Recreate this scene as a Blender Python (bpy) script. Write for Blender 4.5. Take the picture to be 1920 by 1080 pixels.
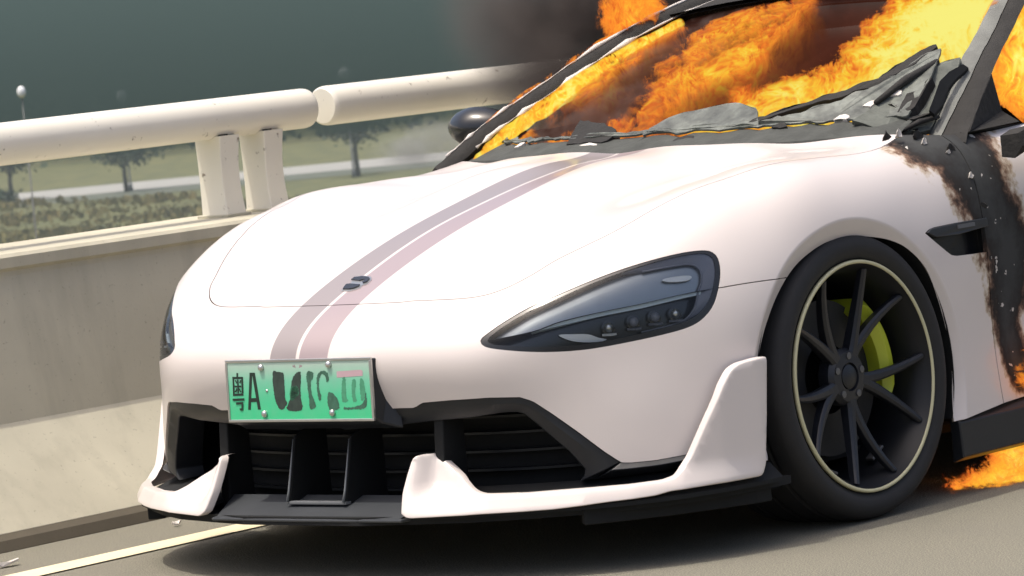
import bpy, bmesh, math, random
import numpy as np
from mathutils import Vector, Matrix, Euler
from mathutils.geometry import delaunay_2d_cdt

random.seed(7); rng = np.random.default_rng(7)
for o in list(bpy.data.objects): bpy.data.objects.remove(o)
scene = bpy.context.scene; COL = scene.collection

# ------------------------------------------------------------------ camera
def camera_axes(yaw, pitch, roll):
    y, p, r = (math.radians(a) for a in (yaw, pitch, roll))
    f = np.array([math.cos(p)*math.cos(y), math.cos(p)*math.sin(y), -math.sin(p)])
    rt = np.array([math.sin(y), -math.cos(y), 0.0]); up = np.cross(rt, f)
    return rt*math.cos(r)+up*math.sin(r), -rt*math.sin(r)+up*math.cos(r), f
CAM = (8.2961, 7.1346, 1.3554)
rt, up, fw = camera_axes(221.3795, 3.8717, -5.5257)
cam_d = bpy.data.cameras.new('camera'); cam = bpy.data.objects.new('camera', cam_d); COL.objects.link(cam)
cam.matrix_world = Matrix(((rt[0],up[0],-fw[0],CAM[0]),(rt[1],up[1],-fw[1],CAM[1]),(rt[2],up[2],-fw[2],CAM[2]),(0,0,0,1)))
cam_d.sensor_width = 36.0; cam_d.lens = 7867.1/1920*36.0
cam_d.clip_start = 0.5; cam_d.clip_end = 6000
cam_d.dof.use_dof = True; cam_d.dof.focus_distance = 9.9; cam_d.dof.aperture_fstop = 16
scene.camera = cam
# ------------------------------------------------------------------ sky, sun, exposure
SUN_DIR = Vector((0.25, -0.13, 0.955)).normalized()
world = bpy.data.worlds.new('World'); scene.world = world; world.use_nodes = True
wn = world.node_tree.nodes; wl = world.node_tree.links
sky = wn.new('ShaderNodeTexSky'); sky.sky_type = 'NISHITA'; sky.sun_disc = False
sky.sun_elevation = math.asin(SUN_DIR.z); sky.sun_rotation = math.atan2(SUN_DIR.x, SUN_DIR.y)
sky.air_density = 0.8; sky.dust_density = 7.0; sky.ozone_density = 0.6
wl.new(sky.outputs[0], wn['Background'].inputs['Color']); wn['Background'].inputs['Strength'].default_value = 0.15
sun_d = bpy.data.lights.new('sun', 'SUN'); sun = bpy.data.objects.new('sun', sun_d); COL.objects.link(sun)
sun_d.energy = 2.0; sun_d.angle = math.radians(0.53); sun_d.color = (1.0, 0.94, 0.82)
sun.rotation_euler = SUN_DIR.to_track_quat('Z', 'Y').to_euler(); sun.location = (0, 0, 30)
scene.view_settings.view_transform = 'Standard'; scene.view_settings.look = 'None'
scene.view_settings.exposure = 0.43; scene.view_settings.gamma = 1.0; scene.view_settings.use_curve_mapping = False
scene.render.engine = 'CYCLES'
cy = scene.cycles
cy.max_bounces = 8; cy.transparent_max_bounces = 24; cy.volume_bounces = 0
cy.volume_step_rate = 1.0; cy.volume_max_steps = 256; cy.use_denoising = True
cy.sample_clamp_indirect = 6.0

# ------------------------------------------------------------------ small helpers
def tag(o, label=None, cat=None, group=None, kind=None):
    if label: o['label'] = label
    if cat: o['category'] = cat
    if group: o['group'] = group
    if kind: o['kind'] = kind
    return o
def empty(name, loc=(0,0,0)):
    o = bpy.data.objects.new(name, None); COL.objects.link(o); o.location = loc; o.empty_display_size = .1
    return o
def link_mesh(name, verts, faces, mat, parent=None, smooth=True, normals=None, auto=None):
    me = bpy.data.meshes.new(name); me.from_pydata([tuple(map(float, v)) for v in verts], [], [tuple(int(i) for i in f) for f in faces])
    if isinstance(mat, (list, tuple)):
        for m in mat: me.materials.append(m)
    elif mat: me.materials.append(mat)
    if smooth: me.polygons.foreach_set('use_smooth', [True]*len(me.polygons))
    me.update()
    if normals is not None: me.normals_split_custom_set_from_vertices([tuple(map(float, n)) for n in normals])
    if auto: me.set_sharp_from_angle(angle=math.radians(auto))
    o = bpy.data.objects.new(name, me); COL.objects.link(o)
    if parent: o.parent = parent
    return o
def bevel(o, w, seg=2, ang=35):
    m = o.modifiers.new('edge', 'BEVEL'); m.width = w; m.segments = seg; m.limit_method = 'ANGLE'; m.angle_limit = math.radians(ang)
    return o
class MB:                                        # collects primitive shapes into one mesh
    def __init__(s): s.v = []; s.f = []
    def add(s, v, f):
        b = len(s.v); s.v += [tuple(p) for p in v]; s.f += [tuple(b+i for i in q) for q in f]; return s
    def box(s, c, h, R=None):
        pts = [Vector((sx*h[0], sy*h[1], sz*h[2])) for sx in (-1,1) for sy in (-1,1) for sz in (-1,1)]
        if R is not None: pts = [R @ p for p in pts]
        return s.add([tuple(Vector(c)+p) for p in pts], [(0,1,3,2),(4,6,7,5),(0,4,5,1),(2,3,7,6),(0,2,6,4),(1,5,7,3)])
    def tube(s, pts, rad, n=10, cap=True):
        pts = [Vector(p) for p in pts]; rad = rad if isinstance(rad, (list, tuple)) else [rad]*len(pts)
        v = []; ref = None
        for i, p in enumerate(pts):
            t = (pts[min(i+1, len(pts)-1)]-pts[max(i-1, 0)]).normalized()
            if ref is None: ref = t.orthogonal().normalized()
            ref = (ref - t*ref.dot(t)).normalized(); bi = t.cross(ref)
            v += [tuple(p+(ref*math.cos(a)+bi*math.sin(a))*rad[i]) for a in [2*math.pi*k/n for k in range(n)]]
        f = [(i*n+k, i*n+(k+1) % n, (i+1)*n+(k+1) % n, (i+1)*n+k) for i in range(len(pts)-1) for k in range(n)]
        if cap: f += [tuple(range(n))[::-1], tuple((len(pts)-1)*n+k for k in range(n))]
        return s.add(v, f)
    def lathe(s, prof, n=64, closed=False):      # (axial y, radius) pairs about the y axis
        m = len(prof); v = [(r*math.cos(2*math.pi*k/n), y, r*math.sin(2*math.pi*k/n)) for k in range(n) for y, r in prof]
        f = [(k*m+j, k*m+(j+1) % m, ((k+1) % n)*m+(j+1) % m, ((k+1) % n)*m+j) for k in range(n) for j in range(m if closed else m-1)]
        return s.add(v, f)
    def prism(s, poly, off):                     # closed outline of 3d points pushed along off
        n = len(poly); a = [Vector(p) for p in poly]; off = Vector(off)
        return s.add([tuple(p) for p in a]+[tuple(p+off) for p in a],
                     [tuple(range(n)), tuple(range(2*n-1, n-1, -1))]+[(i, n+i, n+(i+1) % n, (i+1) % n) for i in range(n)])
    def loft(s, rings, cap=True, closed=True):
        n = len(rings[0]); v = [tuple(p) for r in rings for p in r]
        f = [(i*n+k, i*n+(k+1) % n, (i+1)*n+(k+1) % n, (i+1)*n+k) for i in range(len(rings)-1) for k in range(n if closed else n-1)]
        if cap: f += [tuple(range(n))[::-1], tuple((len(rings)-1)*n+k for k in range(n))]
        return s.add(v, f)
    def build(s, name, mat, parent=None, smooth=False, auto=None, bev=None):
        o = link_mesh(name, s.v, s.f, mat, parent, smooth, auto=auto)
        bm = bmesh.new(); bm.from_mesh(o.data); bmesh.ops.recalc_face_normals(bm, faces=bm.faces); bm.to_mesh(o.data); bm.free()
        if bev: bevel(o, bev)
        return o
def catmull(P, n=6, closed=False):
    P = np.asarray(P, float); m = len(P); out = []
    for i in range(m if closed else m-1):
        if closed: a, b, c, d = P[(i-1) % m], P[i], P[(i+1) % m], P[(i+2) % m]
        else: a, b, c, d = P[max(i-1, 0)], P[i], P[i+1], P[min(i+2, m-1)]
        for t in np.arange(n)/n:
            out.append(.5*((2*b)+(c-a)*t+(2*a-5*b+4*c-d)*t*t+(3*b-a-3*c+d)*t**3))
    if not closed: out.append(P[-1])
    return np.array(out)
def resample(P, step, closed=False):
    P = np.asarray(P, float)
    if closed: P = np.vstack([P, P[:1]])
    L = np.r_[0, np.cumsum(np.linalg.norm(np.diff(P, axis=0), axis=1))]
    n = max(2, int(round(L[-1]/step))+1); t = np.linspace(0, L[-1], n)
    Q = np.stack([np.interp(t, L, P[:, k]) for k in range(P.shape[1])], 1)
    return Q[:-1] if closed else Q
def inside(poly, pts):
    x, y = pts[:, 0], pts[:, 1]; r = np.zeros(len(pts), bool); n = len(poly); j = n-1
    for i in range(n):
        xi, yi = poly[i]; xj, yj = poly[j]
        with np.errstate(divide='ignore', invalid='ignore'):
            c = ((yi > y) != (yj > y)) & (x < (xj-xi)*(y-yi)/(yj-yi)+xi)
        r ^= c; j = i
    return r

# ------------------------------------------------------------------ materials
class N:                                         # thin wrapper to write node graphs compactly
    def __init__(s, name):
        s.m = bpy.data.materials.new(name); s.m.use_nodes = True; s.t = s.m.node_tree; s.n = s.t.nodes; s.l = s.t.links
        s.n.clear(); s.out = s.n.new('ShaderNodeOutputMaterial')
    def node(s, typ, **k):
        nd = s.n.new(typ)
        for a, b in k.items():
            if a.startswith('i_'): s.set(nd, a[2:].replace('_', ' '), b)
            else: setattr(nd, a, b)
        return nd
    def set(s, nd, key, val):
        sock = nd.inputs[int(key)] if str(key).isdigit() else nd.inputs[key]
        if isinstance(val, bpy.types.NodeSocket): s.l.new(val, sock)
        else:
            if isinstance(val, (tuple, list)) and len(val) == 3 and sock.type == 'RGBA': val = (*val, 1)
            sock.default_value = val
    def math(s, op, a, b=None, c=None, clamp=False):
        nd = s.n.new('ShaderNodeMath'); nd.operation = op; nd.use_clamp = clamp
        for i, v in enumerate((a, b, c)):
            if v is not None: s.set(nd, i, v)
        return nd.outputs[0]
    def vmath(s, op, a, b=None, out=0, sc=None):
        nd = s.n.new('ShaderNodeVectorMath'); nd.operation = op
        s.set(nd, 0, a)
        if b is not None: s.set(nd, 1, b)
        if sc is not None: s.set(nd, 'Scale', sc)
        return nd.outputs[out]
    def ramp(s, fac, stops, interp='LINEAR'):
        nd = s.n.new('ShaderNodeValToRGB'); nd.color_ramp.interpolation = interp; e = nd.color_ramp.elements
        while len(e) > 1: e.remove(e[-1])
        for i, (p, c) in enumerate(stops):
            el = e[0] if i == 0 else e.new(p); el.position = p
            el.color = (c, c, c, 1) if not isinstance(c, (tuple, list)) else ((*c, 1) if len(c) == 3 else c)
        s.l.new(fac, nd.inputs[0]); return nd.outputs[0]
    def smooth(s, x, lo, hi):
        nd = s.n.new('ShaderNodeMapRange'); nd.interpolation_type = 'SMOOTHSTEP'
        s.set(nd, 0, x); s.set(nd, 1, lo); s.set(nd, 2, hi); return nd.outputs[0]
    def mix(s, fac, a, b):
        nd = s.n.new('ShaderNodeMix'); nd.data_type = 'RGBA'
        s.set(nd, 0, fac); s.set(nd, 6, a); s.set(nd, 7, b); return nd.outputs[2]
    def coord(s, which='Object'): return s.n.new('ShaderNodeTexCoord').outputs[which]
    def noise(s, vec, scale, detail=4, rough=.55, out=0, dist=0.0):
        nd = s.n.new('ShaderNodeTexNoise'); s.set(nd, 'Vector', vec); s.set(nd, 'Scale', scale); s.set(nd, 'Detail', detail); s.set(nd, 'Roughness', rough); s.set(nd, 'Distortion', dist)
        return nd.outputs[out]
    def bump(s, h, strength=.3, dist=.01):
        nd = s.n.new('ShaderNodeBump'); s.set(nd, 'Height', h); s.set(nd, 'Strength', strength); s.set(nd, 'Distance', dist); return nd.outputs[0]
    def principled(s, **k):
        nd = s.n.new('ShaderNodeBsdfPrincipled')
        for a, b in k.items(): s.set(nd, a.replace('_', ' '), b)
        s.l.new(nd.outputs[0], s.out.inputs['Surface']); return nd
def plain(name, col, rough=.5, metal=0.0, var=.12, scale=14.0, coat=0.0, bump=0.0, bscale=120.0, spec=.5):
    g = N(name); co = g.coord()
    n = g.noise(co, scale, 5)
    c = g.mix(n, tuple(x*(1-var) for x in col), tuple(min(1, x*(1+var)) for x in col))
    k = dict(Base_Color=c, Roughness=rough, Metallic=metal, Coat_Weight=coat, Specular_IOR_Level=spec)
    if bump: k['Normal'] = g.bump(g.noise(co, bscale, 3), bump, .004)
    g.principled(**k); return g.m

def paint_material(name, stripes, soot):
    g = N(name); co = g.coord(); sx = g.node('ShaderNodeSeparateXYZ'); g.set(sx, 0, co)
    dust = g.noise(co, 3.0, 5)
    base = g.mix(dust, (.67, .61, .585), (.72, .66, .63))
    if stripes:
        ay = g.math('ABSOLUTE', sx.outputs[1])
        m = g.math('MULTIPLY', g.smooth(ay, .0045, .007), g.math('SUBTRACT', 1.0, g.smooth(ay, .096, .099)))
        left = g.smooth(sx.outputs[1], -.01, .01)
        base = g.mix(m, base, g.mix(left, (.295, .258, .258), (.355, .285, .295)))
    rough = .42; coat = .6
    if soot:
        at = g.node('ShaderNodeAttribute', attribute_name='soot').outputs['Fac']
        n1 = g.noise(co, 9.0, 6, .62); n2 = g.noise(co, 38.0, 5, .6)
        s = g.math('ADD', at, g.math('ADD', g.math('MULTIPLY', g.math('SUBTRACT', n1, .5), .80), g.math('MULTIPLY', g.math('SUBTRACT', n2, .5), .45)))
        col = g.ramp(s, [(.26, (.70, .64, .61)), (.34, (.55, .46, .36)), (.43, (.20, .12, .08)), (.50, (.07, .045, .035)), (.57, (.022, .018, .016)), (.70, (.030, .030, .030)), (.95, (.048, .050, .050))])
        flake = g.smooth(g.noise(co, 26.0, 3), .66, .69)
        col = g.mix(g.math('MULTIPLY', flake, g.smooth(s, .5, .6)), col, (.60, .56, .52))
        base = g.mix(g.smooth(s, .24, .34), base, col)
        rough = g.ramp(s, [(.3, .42), (.5, .85)]); coat = g.ramp(s, [(.3, .6), (.42, 0.0)])
    g.principled(Base_Color=base, Roughness=rough, Coat_Weight=coat, Coat_Roughness=.10, Specular_IOR_Level=.3)
    return g.m
M = {}
M['paint'] = paint_material('pearl_paint', False, False)
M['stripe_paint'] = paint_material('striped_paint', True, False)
M['body_paint'] = paint_material('body_paint', True, True)
M['gloss_black'] = plain('gloss_black', (.012, .013, .015), .22, var=.2, coat=.3)
M['satin_black'] = plain('satin_black', (.018, .02, .023), .45, var=.25)
M['dark_grey'] = plain('dark_grey_plastic', (.012, .014, .018), .42, var=.2, bump=.05)
M['cavity'] = plain('cavity_black', (.0025, .0035, .0045), .8, var=.3)
M['rubber'] = plain('tyre_rubber', (.016, .016, .017), .72, var=.3, scale=30, bump=.12, bscale=300)
M['rim'] = plain('rim_black', (.006, .007, .010), .5, var=.2)
M['spoke'] = plain('spoke_graphite', (.014, .016, .022), .38, var=.15)
M['line'] = plain('rim_line_cream', (.60, .57, .36), .4, var=.08)
M['caliper'] = plain('caliper_lime', (.50, .56, .035), .4, var=.12, coat=.3)
M['steel'] = plain('dull_steel', (.16, .16, .165), .45, metal=.7, var=.2)
M['disc'] = plain('brake_disc_iron', (.035, .035, .037), .5, metal=.3, var=.2)
M['silver'] = plain('silver', (.62, .62, .60), .28, metal=.9, var=.1)
M['char'] = plain('charred_steel', (.017, .016, .015), .85, var=.6, scale=18, bump=.9, bscale=45)
M['ash'] = plain('ash_grey', (.058, .062, .057), .9, var=.6, scale=16, bump=.7, bscale=60)
M['pillar_ash'] = plain('pillar_ash', (.16, .165, .155), .85, var=.55, scale=16, bump=.5, bscale=38)
M['corner_ash'] = plain('corner_ash', (.115, .125, .11), .8, var=.7, scale=22, bump=.6, bscale=50)
M['white_ash'] = plain('white_ash', (.62, .58, .54), .9, var=.25, scale=40, bump=.6, bscale=90)
M['slat'] = plain('grille_slat', (.010, .012, .014), .5)
M['trim_grey'] = plain('trim_grey', (.05, .055, .062), .38, var=.15)
M['fin_grey'] = plain('fin_grey', (.15, .16, .17), .35)
M['insert'] = plain('insert_grey', (.55, .56, .55), .25, metal=.4)
M['lamp_chrome'] = plain('lamp_chrome', (.30, .315, .32), .34, metal=.85, var=.12)
M['lamp_white'] = plain('lamp_pale', (.88, .88, .85), .3, var=.06)
M['lamp_grey'] = plain('lamp_bezel_grey', (.22, .225, .26), .35, var=.1)
M['bar'] = plain('lamp_bar', (.72, .82, .84), .25, var=.06)
def lens_material():
    g = N('lamp_lens'); fr = g.node('ShaderNodeFresnel', i_IOR=1.38).outputs[0]
    tr = g.node('ShaderNodeBsdfTransparent', i_Color=(.93, .96, .98)); gl = g.node('ShaderNodeBsdfGlossy', i_Color=(1, 1, 1), i_Roughness=.09)
    mx = g.node('ShaderNodeMixShader'); g.set(mx, 0, fr); g.l.new(tr.outputs[0], mx.inputs[1]); g.l.new(gl.outputs[0], mx.inputs[2])
    g.l.new(mx.outputs[0], g.out.inputs['Surface']); return g.m
M['lens'] = lens_material()
def plate_material():
    g = N('number_plate_green'); sx = g.node('ShaderNodeSeparateXYZ'); g.set(sx, 0, g.coord())
    t = g.math('ADD', g.math('MULTIPLY', sx.outputs[2], 1/.14), .5)
    c = g.ramp(t, [(0.05, (.025, .60, .26)), (.38, (.055, .60, .30)), (.66, (.17, .60, .39)), (.95, (.46, .63, .53))])
    c = g.mix(g.math('MULTIPLY', g.noise(g.coord(), 40, 4), .25), c, (.35, .38, .35))
    g.principled(Base_Color=c, Roughness=.35, Coat_Weight=.2); return g.m
M['plate'] = plate_material()
M['ink'] = plain('plate_ink', (.012, .03, .02), .5, var=.3)
M['smudge_dark'] = plain('smudge_dark', (.03, .05, .04), .6, var=.7, scale=60)
M['smudge_mid'] = plain('smudge_mid', (.045, .13, .085), .6, var=.7, scale=70)
M['smudge_faint'] = plain('smudge_faint', (.07, .30, .17), .6, var=.4, scale=70)
M['sticker'] = plain('pink_sticker', (.55, .38, .42), .5, var=.1)

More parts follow.
